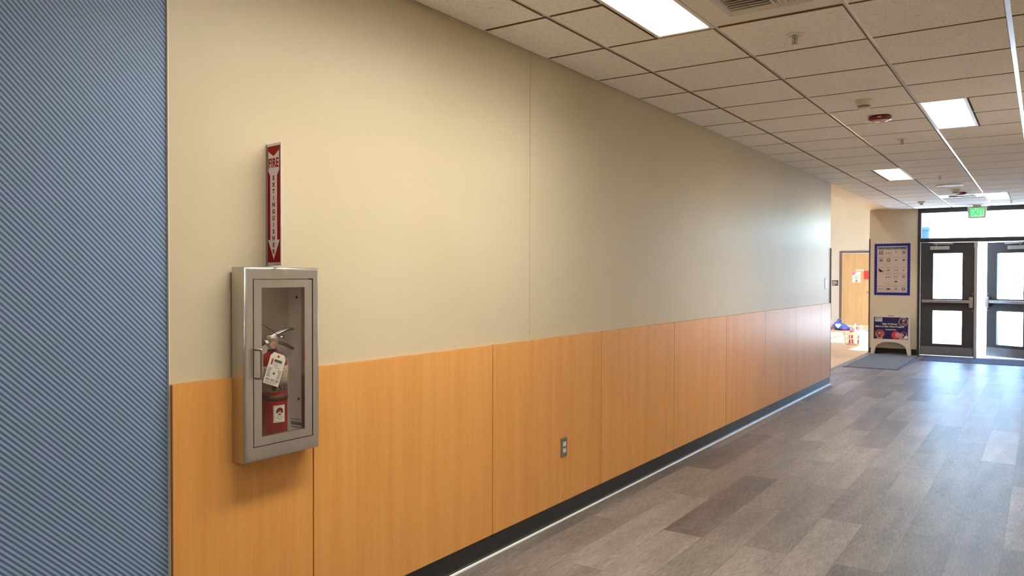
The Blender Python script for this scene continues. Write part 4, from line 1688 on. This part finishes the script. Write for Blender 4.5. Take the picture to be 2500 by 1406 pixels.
Zb = 0.0085
bottle((BX - 0.095, BY - 0.045, Zb), 'magenta bottle at the front left of the laundry basket', MAGENTA, WHITE, 0.335, 0.036)
bottle((BX - 0.010, BY - 0.055, Zb), 'tall white bottle in the front middle of the laundry basket', WHITE, WHITE, 0.440, 0.040)
bottle((BX + 0.078, BY - 0.060, Zb), 'purple bottle at the front right of the laundry basket', PURPLE, WHITE, 0.30, 0.036)
bottle((BX - 0.085, BY + 0.055, Zb), 'pink bottle at the back left of the laundry basket', PINK, WHITE, 0.40, 0.038)
bottle((BX + 0.008, BY + 0.050, Zb), 'pink bottle with magenta cap in the back middle of the laundry basket', PINK, MAGENTA, 0.37, 0.038)
bottle((BX + 0.095, BY + 0.050, Zb), 'white bottle at the back right of the laundry basket', WHITE, WHITE, 0.41, 0.038)

# bags on a tan mat by the back door
b = MB(TAN_MAT)
b.box(-3.2, -1.72, 21.62, 22.9, 0.0006, 0.018, TAN_MAT, 0.004, 1)
tag(b.build('play_mat'), 'thin tan mat on the floor under the blue bag', 'mat')


def lump(mb, c, sz, M, seed, amp=0.12, seg=24):
    rnd = random.Random(seed)
    ph = [(rnd.uniform(0, 6), rnd.uniform(2, 5), rnd.uniform(0, 6), rnd.uniform(2, 5)) for _ in range(4)]
    g = bmesh.ops.create_uvsphere(mb.bm, u_segments=seg, v_segments=seg // 2, radius=1.0)
    for v in g['verts']:
        d = v.co.normalized()
        k = 1 + sum(amp / (i + 1) * math.sin(p + q * d.x * 2 + r_ + s_ * d.z * 2) for i, (p, q, r_, s_) in enumerate(ph))
        z = max(d.z, -0.55)
        v.co = Vector((c[0] + d.x * k * sz[0], c[1] + d.y * k * sz[1], c[2] + z * k * sz[2]))
    lo = min(v.co.z for v in g['verts'])
    for v in g['verts']:
        v.co.z -= lo - c[2] * 0
    mb._set(list({f for v in g['verts'] for f in v.link_faces}), M, True)
    return g['verts']


t = thing('backpack', 'slumped blue backpack with a pale heart, on the tan mat before the maple door', 'bag', (-2.04, 22.05, 0.018))
b = MB(BAG_BLUE)
vs = lump(b, (0, 0, 0), (0.22, 0.16, 0.16), BAG_BLUE, 3, 0.06)
for v in vs:   # pulled up at the left, sloping to the right
    s = (v.co.x + 0.22) / 0.44
    v.co.z *= 1.18 - 0.85 * s
    v.co.x += -0.05 * v.co.z
b.build('body', t)
b = MB(BAG_PUR)
lump(b, (0.085, -0.125, 0.0), (0.06, 0.045, 0.06), BAG_PUR, 8, 0.05, 16)
b.build('pocket', t)
b = MB(HEART)
hp = []
for i in range(24):
    a = 2 * PI * i / 24
    hp.append((0.0044 * 16 * math.sin(a) ** 3, 0.0044 * (13 * math.cos(a) - 5 * math.cos(2 * a) - 2 * math.cos(3 * a) - math.cos(4 * a))))
b.prism(hp, lambda a, c, q: (-0.075 + a, -0.178 + q, 0.125 + c), 0.0, 0.02, HEART)
b.build('heart_patch', t)
b = MB(BAG_BLUE)
b.tube([(-0.12, -0.05, 0.23), (-0.10, -0.06, 0.285), (-0.05, -0.05, 0.29), (-0.03, -0.03, 0.22)], 0.014, BAG_BLUE, 8, 5)
b.build('strap', t)
t = thing('fabric_bag', 'pale pink and white bag beside the blue backpack, half hidden by the wall', 'bag', (-2.42, 22.12, 0.018))
b = MB(BAG_PALE)
lump(b, (0, 0, 0), (0.14, 0.13, 0.17), BAG_PALE, 21, 0.09)
b.build('body', t)
b = MB(BAG_DK)
lump(b, (0.02, -0.10, 0.0), (0.09, 0.05, 0.06), BAG_DK, 5, 0.08, 16)
b.build('pocket', t)
t = thing('jacket', 'dark blue jacket lying on the floor behind the laundry basket', 'jacket', (-1.20, 21.0, 0.0))
b = MB(BAG_DK)
vs = lump(b, (0, 0, 0), (0.24, 0.16, 0.10), BAG_DK, 11, 0.14)
for v in vs:
    s = (v.co.x + 0.24) / 0.48
    v.co.z *= 0.4 + 1.0 * s
b.build('body', t)
b = MB(BAG_BLUE)
b.tube([(-0.18, -0.10, 0.03), (-0.05, -0.16, 0.045), (0.08, -0.15, 0.06), (0.18, -0.08, 0.06)], 0.03, BAG_BLUE, 8, 5)
b.build('sleeve', t)
